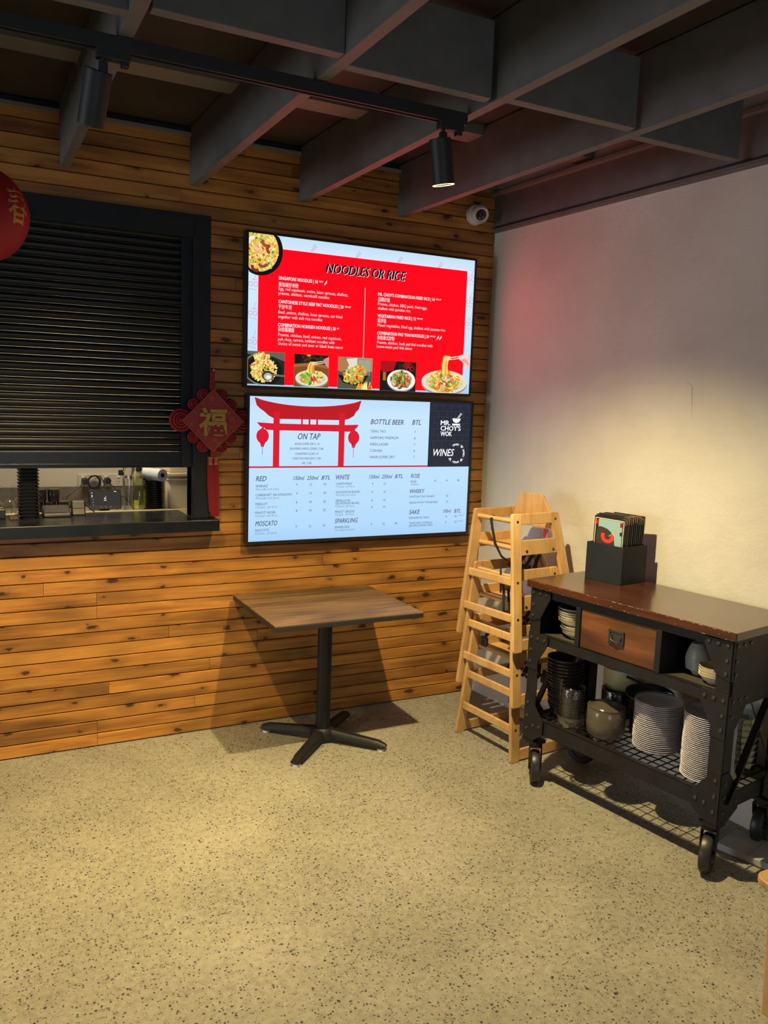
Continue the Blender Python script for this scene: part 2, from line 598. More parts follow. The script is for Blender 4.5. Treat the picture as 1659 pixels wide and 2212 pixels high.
def ellipse(cx, cy, rx, ry, n=28, a0=0, a1=360):
    return [(cx + rx * math.cos(math.radians(a0 + (a1 - a0) * k / n)), cy + ry * math.sin(math.radians(a0 + (a1 - a0) * k / n))) for k in range(n + (0 if a1 - a0 == 360 else 1))]


_txt_cache = {}


def text_geo(body, off=0.0, shear=0.0, res=2):
    """outline of a string as flat triangles; returns verts(2d), faces, width, min, max"""
    key = (body, off, shear, res)
    if key in _txt_cache:
        return _txt_cache[key]
    cu = bpy.data.curves.new('t', 'FONT')
    cu.body = body
    cu.offset = off
    cu.shear = shear
    cu.resolution_u = res
    cu.fill_mode = 'BOTH'
    ob = bpy.data.objects.new('t', cu)
    COL.objects.link(ob)
    dg = bpy.context.evaluated_depsgraph_get()
    me = ob.evaluated_get(dg).to_mesh()
    vs = [(v.co.x, v.co.y) for v in me.vertices]
    fs = [tuple(p.vertices) for p in me.polygons]
    ob.evaluated_get(dg).to_mesh_clear()
    bpy.data.objects.remove(ob)
    bpy.data.curves.remove(cu)
    xs = [a for a, b in vs] or [0, 1]
    ys = [b for a, b in vs] or [0, 1]
    _txt_cache[key] = (vs, fs, min(xs), max(xs), min(ys), max(ys))
    return _txt_cache[key]


class Canvas:
    """flat coloured shapes on a plane; fn(u, v, layer) -> xyz"""
    def __init__(s, fn, aspect=1.0):
        s.fn, s.v, s.f, s.c, s.asp = fn, [], [], [], aspect
        s.layer = 0.0

    def raw(s, uv, fs, col, layer=None):
        ly = s.layer if layer is None else layer
        o = len(s.v)
        s.v += [s.fn(u, v, ly) for u, v in uv]
        s.c += [col] * len(uv) if not isinstance(col, list) else col
        s.f += [tuple(i + o for i in q) for q in fs]

    def poly(s, uv, col, layer=None):
        s.raw(uv, [tuple(range(len(uv)))], col, layer)

    def rect(s, u0, v0, u1, v1, col, layer=None):
        s.poly([(u0, v0), (u1, v0), (u1, v1), (u0, v1)], col, layer)

    def oval(s, u, v, ru, rv, col, layer=None, n=28):
        s.poly(ellipse(u, v, ru, rv, n), col, layer)

    def strip(s, pts, w, col, layer=None):
        """polyline of width w (in v units)"""
        L, R = [], []
        for i, p in enumerate(pts):
            a, b = pts[max(i - 1, 0)], pts[min(i + 1, len(pts) - 1)]
            dx, dy = (b[0] - a[0]) * s.asp, b[1] - a[1]
            ln = math.hypot(dx, dy) or 1
            nx, ny = -dy / ln * w / 2 / s.asp, dx / ln * w / 2
            L.append((p[0] + nx, p[1] + ny)); R.append((p[0] - nx, p[1] - ny))
        n = len(pts)
        s.raw(L + R, [(i, i + 1, n + i + 1, n + i) for i in range(n - 1)], col, layer)

    def text(s, body, u, v, h, col, width=None, align='L', off=0.0, shear=0.0, layer=None, caps='X'):
        """baseline at v, cap height h (v units); width in u units if given"""
        vs, fs, x0, x1, y0, y1 = text_geo(body, 0.0, shear)
        if off > 0.003:                       # heavier weight: slightly shifted copies
            nv = len(vs)
            sh = [(-off * 1.2, 0), (off * 1.2, 0), (0, off * 0.8), (0, -off * 0.8)]
            fs = fs + [tuple(i + nv * (k + 1) for i in q) for k in range(4) for q in fs]
            vs = vs + [(x + dx, y + dy) for dx, dy in sh for x, y in vs]
        ref = text_geo(caps, 0.0, 0.0)
        sc = h / max(1e-6, ref[5])
        sx = sc / s.asp
        if width:
            sx = width / max(1e-6, (x1 - x0))
        wd = (x1 - x0) * sx
        du = {'L': 0, 'C': -wd / 2, 'R': -wd}[align]
        s.raw([(u + du + (x - x0) * sx, v - y * sc) for x, y in vs], fs, col, layer)

    def build(s, name, m, parent=None, label=None, kind=None):
        me = bpy.data.meshes.new(name)
        me.from_pydata(s.v, [], s.f)
        ca = me.color_attributes.new('Col', 'FLOAT_COLOR', 'POINT')
        flat = []
        for c in s.c:
            flat += [c[0], c[1], c[2], 1.0]
        ca.data.foreach_set('color', flat)
        me.materials.append(m)
        o = bpy.data.objects.new(name, me)
        COL.objects.link(o)
        if parent is not None:
            o.parent = parent
        if label:
            o['label'] = label
        if kind:
            o['kind'] = kind
        return o


# ================================================================== STRUCTURE
def structure(o):
    o['kind'] = 'structure'
    return o


structure(MB().box(-9.4, 1.4, -7.4, 0.02, -0.06, 0.0).build('floor', TERR))

# ---- back wall: backing with the serving hatch cut out, boarded with pine
HX0, HX1, HZ0, HZ1 = -3.80, -1.795, 1.115, 2.60
wall_back = structure(MB().box(-9.4, HX0, 0.012, 0.10, 0, 3.14).box(HX1, 0.3, 0.012, 0.10, 0, 3.14)
                      .box(HX0, HX1, 0.012, 0.10, 0, HZ0).box(HX0, HX1, 0.012, 0.10, HZ1, 3.14).build('wall_back', BLACKMATT))
ROW = 0.0668
joints = {}
rj = random.Random(11)
nrow = 46
fixed = {0: [-2.278], 1: [-2.278], 4: [-2.219], 6: [-1.431], 7: [-1.431], 10: [-2.274], 11: [-2.274], 41: [-1.856]}
for r in range(nrow):
    if r in fixed:
        js = list(fixed[r])
    else:
        js = [rj.uniform(-3.4, -0.5)] if rj.random() < 0.55 else []
    js.append(js[0] - 2.4 if js else -3.0 - rj.random())
    js += [j - 2.4 for j in js[-1:]] + [js[-1] - 4.8]
    joints[r] = sorted(j for j in js if -9.2 < j < -0.15)
for r in range(nrow):
    z0, z1 = 0.004 + r * ROW, 0.004 + (r + 1) * ROW - 0.0028
    edges = [-9.4] + joints[r] + [0.0]
    for a, b in zip(edges[:-1], edges[1:]):
        spans = [(a, b)]
        if z0 > HZ0 - 0.03 and z0 < HZ1 + 0.06:
            spans = [(a, min(b, HX0)), (max(a, HX1), b)]
        for xa, xb in spans:
            if xb - xa < 0.03:
                continue
            cx, cz = (xa + xb) / 2, (z0 + z1) / 2
            hx, hz = (xb - xa) / 2 - 0.0008, (z1 - z0) / 2
            d = rj.uniform(-0.0012, 0.0012)
            prof = [(0.012, -hz), (-0.002 + d, -hz), (-0.008 + d, -hz + 0.0035), (-0.008 + d, hz - 0.0035), (-0.002 + d, hz), (0.012, hz)]
            mb = MB().prism(prof, lambda u, v, w: (w, u, v), -hx, hx)
            mb.build('plank', PINE, wall_back, loc=(cx, 0, cz))

# ---- right wall: plaster, slightly out of square and bulging
def wall_x(y, z):
    k = min(1.0, max(0.0, (z - 1.0) / 1.8))
    return -y * (0.087 - 0.045 * k)


mb = MB()
NY, NZ = 60, 40
vs, fs = [], []
rp = random.Random(5)
for j in range(NZ + 1):
    for i in range(NY + 1):
        y = 0.01 - 6.6 * (i / NY) ** 1.5
        z = 3.12 * j / NZ
        vs.append((wall_x(y, z) + 0.004 * math.sin(y * 5.1 + z * 3.3) * math.sin(z * 4.7), y, z))
n1 = NY + 1
for j in range(NZ):
    for i in range(NY):
        fs.append((j * n1 + i, (j + 1) * n1 + i, (j + 1) * n1 + i + 1, j * n1 + i + 1))
# thickness behind
o = len(vs)
vs += [(1.4, 0.01, 0), (1.4, -6.6, 0), (1.4, -6.6, 3.12), (1.4, 0.01, 3.12)]
mb.add(vs, fs + [(o, o + 1, o + 2, o + 3)])
wall_right = structure(mb.build('wall_right', PLASTER, smooth=60))
# shallow filled patch in the plaster
pv = [(-1.145, 1.62), (-1.15, 1.925), (-1.33, 1.935), (-1.515, 1.93), (-1.525, 1.80), (-1.46, 1.70), (-1.30, 1.64)]
pv = [(-1.15, 1.10), (-1.15, 1.5), (-1.14, 1.78), (-1.15, 1.915), (-1.18, 1.926), (-1.33, 1.935), (-1.49, 1.935), (-1.515, 1.92), (-1.52, 1.80), (-1.56, 1.66), (-1.62, 1.40), (-1.60, 1.10)]
MB().prism(pv, lambda u, v, w: (wall_x(u, v) + (w if w > 0 else -0.006 * min(1.0, max(-1.0, (v - 1.62) / 0.22))), u, v), -1, 0.02).build('plaster_patch', PLASTER, wall_right, smooth=30)

# ---- ceiling: dark sheets on battens on deep joists
ceiling = structure(MB().box(-9.4, 1.4, -7.4, 0.12, 3.10, 3.16).build('ceiling', CEILSHEET))
BZ = 2.823
for x, drift in ((-8.40, -0.03), (-7.80, -0.03), (-7.20, -0.03), (-6.60, -0.03), (-6.0, -0.03), (-5.40, -0.03), (-4.80, -0.03), (-4.20, -0.03), (-3.60, -0.02), (-3.01, -0.02), (-2.411, -0.015), (-1.812, 0.005), (-1.238, 0.025), (-0.652, 0.06)):
    MB().bar((x + 0.021, 0.0, (BZ + 3.095) / 2), (x + 0.021 + drift * 3.0, -7.3, (BZ + 3.095) / 2), 0.042, 3.095 - BZ).build('joist', CEILPAINT, ceiling, bev=0.002)
# fascia beam along the plaster wall
MB().bar((0.012, 0.0, (BZ + 3.02) / 2), (0.245, -6.0, (BZ + 3.02) / 2), 0.05, 3.02 - BZ).build('fascia_beam', CEILPAINT, ceiling, bev=0.003)
MB().bar((0.000, -0.01, BZ - 0.004), (0.232, -6.0, BZ - 0.004), 0.05, 0.022).build('fascia_lip', CEILPAINT, ceiling, bev=0.003)
MB().tube([(-0.016, -0.02, BZ + 0.014), (0.06, -1.9, BZ + 0.014), (0.2, -5.6, BZ + 0.014)], 0.0045).build('fascia_cable', BLACKMATT, ceiling)
MB().bar((-0.012, -0.01, 3.02), (0.225, -6.0, 3.02), 0.07, 0.016).build('fascia_cap', BATTEN, ceiling)
# noggins between the joists
for k, (xa, xb, y) in enumerate(((-2.99, -2.41, -1.78), (-2.37, -1.81, -1.835), (-1.77, -1.24, -1.765), (-1.19, -0.63, -1.80), (-0.60, -0.02, -1.74),
                                 (-2.37, -1.81, -3.6), (-1.77, -1.21, -3.55), (-1.17, -0.58, -3.6), (-0.52, 0.03, -3.55))):
    MB().box(xa, xb, y - 0.022, y + 0.022, BZ + 0.002, 3.07).build('noggin', CEILPAINT, ceiling, bev=0.002)
for y in (-0.745, -1.60, -2.45, -3.3):
    MB().box(-9.3, 0.3, y - 0.066, y + 0.066, 3.055, 3.10).build('batten', BATTEN, ceiling)
MB().box(-9.3, 0.05, -0.03, 0.0, 3.052, 3.068).build('edge_strip', BATTEN, ceiling)

# ---- hatch frame
tr = structure(MB().box(HX1, -1.712, -0.040, 0.10, 1.172, 2.685).build('trim_1', BLACKPAINT, bev=0.003))
tr = structure(MB().box(HX0, HX1, -0.040, 0.10, 2.575, 2.685).build('trim_2', BLACKPAINT, bev=0.003))

# ---- kitchen behind the hatch
structure(MB().box(-4.2, -1.15, 0.72, 0.78, 0.0, 2.6).build('wall_kitchen', KWALL))
structure(MB().box(-4.2, -1.15, 0.712, 0.72, 1.0, 1.262).build('trim_3', KTILE))
structure(MB().box(-1.15, -1.09, 0.10, 0.78, 0.0, 2.6).build('wall_kitchen_side', KWALL))
kb = MB().box(-4.2, -1.16, 0.30, 0.71, 1.08, 1.148)
bench = kb.build('kitchen_bench', KBENCH, bev=0.004)
tag(bench, 'grey kitchen bench running behind the serving hatch', 'bench')
MB().box(-4.2, -1.16, 0.292, 0.30, 1.10, 1.176).build('bench_edge', CREAMBOX, bench, label='pale front edge of the bench')
ld = bpy.data.lights.new('kitchen_ceiling_lamp', 'AREA')
ld.energy = 14; ld.color = (1.0, 0.82, 0.56); ld.size = 0.35
lo = bpy.data.objects.new('kitchen_ceiling_lamp', ld); COL.objects.link(lo)
lo.location = (-2.25, 0.22, 2.30)

# ================================================================== SERVING HATCH
sill = MB().box(HX0 - 0.1, -1.679, -0.120, 0.0, 1.112, 1.172).box(HX0, HX1, -0.002, 0.29, 1.112, 1.172).build('serving_counter', SILLPAINT, bev=0.004)
tag(sill, 'thick black timber counter shelf along the bottom of the shutter hatch', 'counter')

shutter = thing('roller_shutter', 'black metal roller shutter pulled most of the way down in the wood wall', 'shutter', (-2.8, 0.03, 1.43))
sm = MB()
prof = [(0.012, 0.0), (0.004, 0.0004)] + [(0.004 - 0.0115 * math.cos(math.radians(q)), 0.0175 + 0.0160 * math.sin(math.radians(q))) for q in (-72, -52, -34, -17, 0, 17, 34, 52, 72)] + [(0.004, 0.0335), (0.012, 0.0335)]
sm.prism(prof, lambda u, v, w: (w, u, v), -1.0, 0.965)
s0 = sm.build('slat', SHUTTER, shutter, smooth=50, loc=(0, 0, 0.082))
for k in range(1, 31):
    c = s0.copy(); COL.objects.link(c); c.location = (0, 0, 0.082 + 0.035 * k)
MB().box(-1.0, 0.99, -0.012, 0.014, 0.0, 0.080).box(-1.0, 0.99, -0.022, -0.010, 0.012, 0.022).build('bottom_bar', SHUTTER, shutter, bev=0.002)
MB().box(0.955, 1.004, -0.035, 0.035, 0.004, 1.17).build('guide_rail', BLACKPAINT, shutter, bev=0.002)

# ================================================================== MENU SCREENS
def tv(name, label, x, w, ztop):
    h = w * 9 / 16
    t = thing(name, label, 'screen', (x, -0.07, ztop))
    b = 0.012
    cas = MB().box(-b, w + b, 0.002, 0.050, -h - b, b)
    cas.build('casing', BLACKPLASTIC, t, bev=0.003)
    fr = MB()
    fr.box(-b, 0, -0.004, 0.004, -h - b, b).box(w, w + b, -0.004, 0.004, -h - b, b).box(0, w, -0.004, 0.004, 0, b).box(0, w, -0.004, 0.004, -h - b - 0.004, -h)
    fr.build('bezel', BLACKPLASTIC, t)
    MB().box(w * 0.35, w * 0.65, 0.05, 0.0598, -h * 0.6, -h * 0.4).build('wall_bracket', BLACKSTEEL, t)
    return t, lambda u, v, ly: (u * w, 0.0015 - 0.0004 * ly, -v * h)


W_TOP, W_BOT = lin('#cfe2f4'), lin('#bcd6f0')


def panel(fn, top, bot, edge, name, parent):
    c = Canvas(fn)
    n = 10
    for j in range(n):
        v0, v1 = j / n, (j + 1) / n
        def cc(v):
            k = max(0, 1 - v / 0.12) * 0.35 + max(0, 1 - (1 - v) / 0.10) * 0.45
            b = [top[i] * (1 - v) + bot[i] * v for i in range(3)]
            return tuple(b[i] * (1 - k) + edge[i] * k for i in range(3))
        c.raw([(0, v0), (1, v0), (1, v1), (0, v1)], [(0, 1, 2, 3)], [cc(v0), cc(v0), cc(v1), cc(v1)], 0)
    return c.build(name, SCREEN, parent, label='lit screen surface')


TV_RED = (2.4, 0.0, 0.008)
TXT_W = lin('#f4f2f6')
ASP = 16 / 9

tv1, fn1 = tv('menu_screen', 'upper wall screen with red noodles and rice menu', -1.528, 1.359, 2.627)
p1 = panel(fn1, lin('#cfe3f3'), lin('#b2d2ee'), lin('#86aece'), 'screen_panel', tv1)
bg = Canvas(fn1, ASP)
# faint lantern line drawing on the pale border
pk = lin('#c98a9c')
for (u, v) in ((0.262, 0.075), (0.452, 0.085), (0.64, 0.085), (0.83, 0.09)):
    bg.strip([(u - 0.012, v), (u + 0.004, v - 0.05)], 0.004, pk, 1)
    bg.strip([(u - 0.006, v), (u + 0.012, v - 0.042)], 0.004, pk, 1)
for side in (0, 1):
    for k in range(3):
        v = 0.33 + 0.19 * k if side == 0 else 0.14 + 0.165 * k
        for dx in (0.008, 0.028):
            u = (0.002 if side == 0 else 0.966) + dx
            bg.strip(ellipse(u, v, 0.0075, 0.015, 16, 0, 361), 0.0035, pk, 1)
        u0 = 0.003 if side == 0 else 0.966
        bg.strip([(u0, v + 0.03), (u0 + 0.032, v + 0.04)], 0.0025, pk, 1)
        bg.strip([(u0 + 0.018, v - 0.02), (u0 + 0.030, v - 0.075)], 0.0025, pk, 1)
        bg.strip([(u0 + 0.012, v - 0.03), (u0 + 0.034, v - 0.03)], 0.0025, pk, 1)
bg.rect(0.0395, 0.083, 0.9645, 0.9885, TV_RED, 2)
bg.rect(0.4850, 0.2815, 0.4878, 0.7745, lin('#e9b9bb'), 3)
bg.build('red_panel', SCREEN, p1, label='solid red menu background with a thin dividing line')

tx = Canvas(fn1, ASP)
tx.text('NOODLES OR RICE', 0.3120, 0.2030, 0.062, lin('#14141c'), width=0.354, off=0.026, shear=0.28, layer=3)
tx.text('NOODLES OR RICE', 0.3165, 0.2060, 0.062, TXT_W, width=0.354, off=0.012, shear=0.28, layer=5)
tx.text('NOODLES OR RICE', 0.3150, 0.2050, 0.062, lin('#14141c'), width=0.354, off=-0.008, shear=0.28, layer=6)


def H(s, u, v, ue, note=None, nx=0.0, chili=0):
    tx.text(s, u, v, 0.0215, TXT_W, width=ue - u, off=0.013, layer=4)
    if note:
        tx.text(note, ue + 0.006, v - 0.009, 0.010, TXT_W, width=nx, off=0.012, layer=4)
    for k in range(chili):
        uc = ue + nx + 0.014 + 0.013 * k
        tx.poly([(uc + 0.008, v - 0.026), (uc + 0.009, v - 0.012), (uc, v + 0.008), (uc - 0.003, v + 0.004), (uc + 0.003, v - 0.012)], TXT_W, 4)


def CN(s, u, v, w):
    tx.text(s, u, v, 0.0235, TXT_W, width=w, off=0.003, layer=4)


def D(s, u, v, ue):
    tx.text(s, u, v, 0.0205, lin('#f3dde0'), width=ue - u, off=0.002, layer=4)


H('SINGAPORE NOODLES | 18', 0.1206, 0.2840, 0.2805, 'GFO', 0.016, 1)
CN('新加坡炒米粉', 0.1206, 0.3275, 0.080)
D('Egg, red capsicum, onion, bean sprouts, shallots,', 0.1206, 0.3530, 0.4114)
D('prawns, chicken, vermicelli noodles', 0.1207, 0.3830, 0.3307)
H('CANTONESE STYLE BEEF FAT NOODLES | 20', 0.1207, 0.4390, 0.3926, 'GFO, DF', 0.026)
CN('干炒牛河', 0.1207, 0.4760, 0.054)
D('Beef, onions, shallots, bean sprouts, stir fried', 0.1207, 0.5080, 0.3886)
D('together with soft rice noodles', 0.1207, 0.5385, 0.3030)
H('COMBINATION HOKKIEN NOODLES | 20', 0.1207, 0.5940, 0.3616, 'DF', 0.009)
CN('杂烩福建面', 0.1207, 0.6260, 0.066)
D('Prawns, chicken, beef, onions, red capsicum,', 0.1219, 0.6590, 0.3875)
D('pok choy, carrots, hokkien noodles with', 0.1219, 0.6890, 0.3580)
D('choice of sweet and sour or black bean sauce', 0.1219, 0.7185, 0.3943)
H("MR. CHOY'S COMBINATION FRIED RICE | 14", 0.5444, 0.3260, 0.8090, 'GFO, DF', 0.026)
CN('招牌炒饭', 0.5447, 0.3640, 0.054)
D('Prawns, chicken, BBQ pork, fried eggs,', 0.5450, 0.3925, 0.7748)
D('shallots with jasmine rice', 0.5453, 0.4235, 0.6952)
H('VEGETARIAN FRIED RICE | 12', 0.5451, 0.4775, 0.7227, 'GFO, DF', 0.026)
CN('素炒饭', 0.5454, 0.5130, 0.040)
D('Mixed vegetables, fried egg, shallots with jasmine rice', 0.5457, 0.5420, 0.8662)
H('COMBINATION PAD THAI NOODLES | 20', 0.5463, 0.5990, 0.7885, 'GFO, DF', 0.026, 2)
CN('杂烩泰式炒粉', 0.5466, 0.6340, 0.080)
D('Prawns, chicken, beef, pad thai noodles with', 0.5468, 0.6640, 0.8075)
D('home-made pad thai sauce', 0.5458, 0.6935, 0.7099)
tx.build('menu_lettering', SCREEN, p1, kind='stuff', label='white menu lettering with a black brush-style heading')

rf = random.Random(3)


def clip_rect(uv, u0, v0, u1, v1):
    return [(min(max(u, u0), u1), min(max(v, v0), v1)) for u, v in uv]


def noodle_heap(c, u, v, ru, rv, n, cols, w, ly, clip):
    for k in range(n):
        a, rr = rf.uniform(0, 2 * PI), math.sqrt(rf.random())
        cu, cv = u + ru * rr * math.cos(a), v + rv * rr * math.sin(a)
        t = rf.uniform(0, PI)
        ln = rf.uniform(0.35, 0.8) * ru
        b = rf.uniform(-0.5, 0.5) * ru
        pts = []
        for i in range(5):
            s_ = (i / 4 - 0.5) * ln
            q = b * (1 - (2 * i / 4 - 1) ** 2)
            pts.append((cu + s_ * math.cos(t) - q * math.sin(t) * 0.6, cv + (s_ * math.sin(t) + q * math.cos(t)) * 1.3))
        pts = clip_rect(pts, *clip)
        c.strip(pts, w * rf.uniform(0.7, 1.3), lin(rf.choice(cols)), ly + 0.0004 * k)


def bits(c, u, v, ru, rv, n, cols, s, ly, clip, long=2.0):
    for k in range(n):
        a, rr = rf.uniform(0, 2 * PI), math.sqrt(rf.random())
        cu, cv = u + ru * rr * math.cos(a), v + rv * rr * math.sin(a)
        t = rf.uniform(0, PI)
        la, lb = s * rf.uniform(0.6, 1.3) * long, s * rf.uniform(0.6, 1.2)
        pts = []
        for (x, y) in ellipse(0, 0, la, lb, 7):
            pts.append((cu + (x * math.cos(t) - y * math.sin(t)) / ASP, cv + x * math.sin(t) + y * math.cos(t)))
        c.poly(clip_rect(pts, *clip), lin(rf.choice(cols)), ly + 0.0004 * k)


RICE = ['#e8c25a', '#f0d27c', '#d9a93a', '#f5e3a0', '#caa040']
NOOD = ['#e0a83c', '#f0c860', '#c98a2a', '#d99a38', '#f6da86', '#b87424']
VEG = ['#5fae3a', '#3f8f2f', '#8cc850']
PRAWN = ['#e8a48a', '#f0c0a8', '#d97a60']
CHI = ['#c9301e', '#e0502a']

# fried rice bowl in the corner
c = Canvas(fn1, ASP); cl = (0, 0, 0.2, 0.35)
c.poly(clip_rect(ellipse(0.045, 0.105, 0.0905, 0.167, 40), *cl), lin('#16181c'), 7)
c.poly(clip_rect(ellipse(0.045, 0.105, 0.0905, 0.160, 40), *cl), lin('#0c0d10'), 7.3)
c.poly(clip_rect(ellipse(0.040, 0.100, 0.078, 0.146, 40), *cl), lin('#d8b458'), 7.6)
bits(c, 0.040, 0.100, 0.074, 0.138, 420, RICE, 0.0065, 8, (0.0, 0.0, 0.12, 0.25), 1.5)
bits(c, 0.050, 0.110, 0.068, 0.13, 34, VEG, 0.007, 8.5, (0.0, 0.0, 0.12, 0.25), 1.3)
bits(c, 0.050, 0.110, 0.068, 0.13, 30, ['#e0642a', '#c9301e', '#f0b030'], 0.007, 8.6, (0.0, 0.0, 0.12, 0.25), 1.3)
for (u, v, t, col) in ((0.035, 0.075, 0.6, '#e9b6a2'), (0.018, 0.055, 2.6, '#f1d9cc'), (0.088, 0.095, 1.9, '#8a3a30'), (0.055, 0.185, 0.2, '#96403a'), (0.03, 0.215, 0.9, '#7a2c26'), (0.070, 0.05, 1.2, '#9c4236')):
    pts = [(u + 0.016 * math.cos(t + a) , v + 0.026 * math.sin(t + a)) for a in (0, 0.5, 1.0, 1.5, 2.0, 2.5)]
    c.strip(clip_rect(pts, 0, 0, 0.13, 0.26), 0.020, lin(col), 9)
c.build('food_picture', SCREEN, p1, label='round picture of fried rice in a black bowl')

# wok of fried rice
c = Canvas(fn1, ASP); cl = (0.0005, 0.770, 0.1503, 0.990)
c.rect(*cl, lin('#22241f'), 7)
c.poly([(0.0005, 0.770), (0.1503, 0.770), (0.1503, 0.83), (0.10, 0.80), (0.0005, 0.79)], lin('#5a5f52'), 7.2)
c.poly(clip_rect(ellipse(0.066, 0.90, 0.075, 0.10, 36), *cl), lin('#101210'), 7.4)
c.strip(clip_rect(ellipse(0.066, 0.885, 0.079, 0.108, 36, 100, 250), *cl), 0.008, lin('#7c7f66'), 7.5)
bits(c, 0.066, 0.895, 0.052, 0.078, 360, RICE, 0.007, 8, cl, 1.4)
bits(c, 0.058, 0.815, 0.034, 0.036, 150, RICE, 0.006, 8, cl, 1.4)
bits(c, 0.066, 0.885, 0.055, 0.085, 40, VEG + CHI, 0.006, 8.5, cl, 1.2)
c.oval(0.082, 0.930, 0.024, 0.034, lin('#3c3a36'), 9); c.oval(0.083, 0.936, 0.017, 0.024, lin('#b0aca4'), 9.1); c.oval(0.085, 0.941, 0.010, 0.013, lin('#e8e4de'), 9.2)
c.strip([(0.10, 0.925), (0.1503, 0.928)], 0.012, lin('#6c685e'), 9)
c.build('food_picture', SCREEN, p1, label='square picture of fried rice tossed in a wok')


def noodle_plate(c, u, v, ru, rv, cl, n=120, ly=8):
    c.poly(clip_rect(ellipse(u, v + 0.012, ru, rv, 40), *cl), lin('#8a8470'), ly)
    c.poly(clip_rect(ellipse(u, v, ru, rv, 40), *cl), lin('#d6d3bc'), ly + 0.2)
    c.poly(clip_rect(ellipse(u, v, ru * 0.82, rv * 0.80, 40), *cl), lin('#c6c2a4'), ly + 0.3)
    noodle_heap(c, u, v - rv * 0.10, ru * 0.60, rv * 0.72, n, NOOD, 0.010, ly + 0.4, cl)
    bits(c, u, v, ru * 0.6, rv * 0.62, 16, VEG, 0.010, ly + 0.8, cl, 2.6)
    bits(c, u, v, ru * 0.6, rv * 0.62, 9, PRAWN + ['#f0e6d0'], 0.012, ly + 0.85, cl, 1.8)
    bits(c, u, v + rv * 0.2, ru * 0.4, rv * 0.3, 4, CHI, 0.009, ly + 0.9, cl, 2.6)


def lift(c, u, v0, v1, cl, ly):
    for k in range(7):
        x = u + (k - 3) * 0.0042
        c.strip(clip_rect([(x, v1), (x - 0.002, (v0 + v1) / 2), (x + 0.004, v0 + 0.012), (x + 0.008, v0), (x + 0.014, v0 + 0.02)], *cl), 0.009, lin(rf.choice(NOOD)), ly + 0.01 * k)


# noodles on a barrel table
c = Canvas(fn1, ASP); cl = (0.1893, 0.7716, 0.335, 0.9953)
c.rect(*cl, lin('#7a4a20'), 7)
c.poly([(0.1893, 0.7716), (0.335, 0.7716), (0.335, 0.846), (0.262, 0.832), (0.1893, 0.846)], lin('#15130f'), 7.2)
c.strip([(0.1893, 0.852), (0.262, 0.838), (0.335, 0.852)], 0.022, lin('#9a6430'), 7.3)
c.rect(0.241, 0.7716, 0.258, 0.800, lin('#d8952a'), 7.35)
bits(c, 0.262, 0.80, 0.07, 0.022, 40, ['#2a2018', '#3c2c1c', '#0c0a08'], 0.009, 7.4, (0.1893, 0.7716, 0.335, 0.836), 1.6)
noodle_plate(c, 0.264, 0.935, 0.069, 0.056, cl, 110)
lift(c, 0.262, 0.822, 0.90, cl, 9)
c.strip([(0.262, 0.828), (0.335, 0.806)], 0.005, lin('#efe6da'), 9.2); c.strip([(0.262, 0.840), (0.335, 0.818)], 0.005, lin('#efe6da'), 9.2)
c.poly([(0.312, 0.800), (0.335, 0.780), (0.335, 0.858), (0.322, 0.842)], lin('#c88a86'), 9.3)
c.build('food_picture', SCREEN, p1, label='square picture of a noodle plate on a barrel table')

# wok noodles with flames
c = Canvas(fn1, ASP); cl = (0.3754, 0.7732, 0.5284, 0.9972)
c.rect(*cl, lin('#4c5142'), 7)
c.poly([(0.41, 0.7732), (0.5284, 0.7732), (0.5284, 0.87), (0.45, 0.86), (0.42, 0.82)], lin('#8a8f74'), 7.1)
c.poly([(0.40, 0.79), (0.46, 0.775), (0.46, 0.83), (0.42, 0.86)], lin('#d0d2c4'), 7.15)
for k in range(9):
    c.strip([(0.47 + 0.006 * k, 0.79), (0.468 + 0.006 * k, 0.90)], 0.003, lin('#b6baa0'), 7.2)
c.poly([(0.3754, 0.775), (0.408, 0.775), (0.424, 0.83), (0.412, 0.866), (0.39, 0.88), (0.3754, 0.87)], lin('#a9744a'), 8.9)
c.poly([(0.3754, 0.90), (0.40, 0.955), (0.45, 0.972), (0.49, 0.955), (0.512, 0.895), (0.45, 0.91)], lin('#14150f'), 7.6)
noodle_heap(c, 0.448, 0.905, 0.040, 0.046, 90, NOOD, 0.010, 8, (0.385, 0.80, 0.52, 0.965))
noodle_heap(c, 0.472, 0.868, 0.028, 0.040, 50, NOOD, 0.010, 8.3, (0.385, 0.80, 0.52, 0.965))
bits(c, 0.45, 0.905, 0.05, 0.045, 16, VEG + CHI, 0.009, 8.6, cl, 1.8)
c.strip([(0.42, 0.865), (0.462, 0.90)], 0.010, lin('#c0a468'), 8.7)
for k in range(26):
    u = rf.uniform(0.462, 0.527); h = rf.uniform(0.02, 0.065)
    c.poly(clip_rect([(u - 0.008, 0.9972), (u + rf.uniform(-.004, .008), 0.9972 - h), (u + 0.008, 0.9972)], *cl), lin(rf.choice(['#f08a18', '#f8c838', '#e04a10', '#ffe27a'])), 8.8 + 0.004 * k)
c.build('food_picture', SCREEN, p1, label='square picture of noodles in a flaming wok')

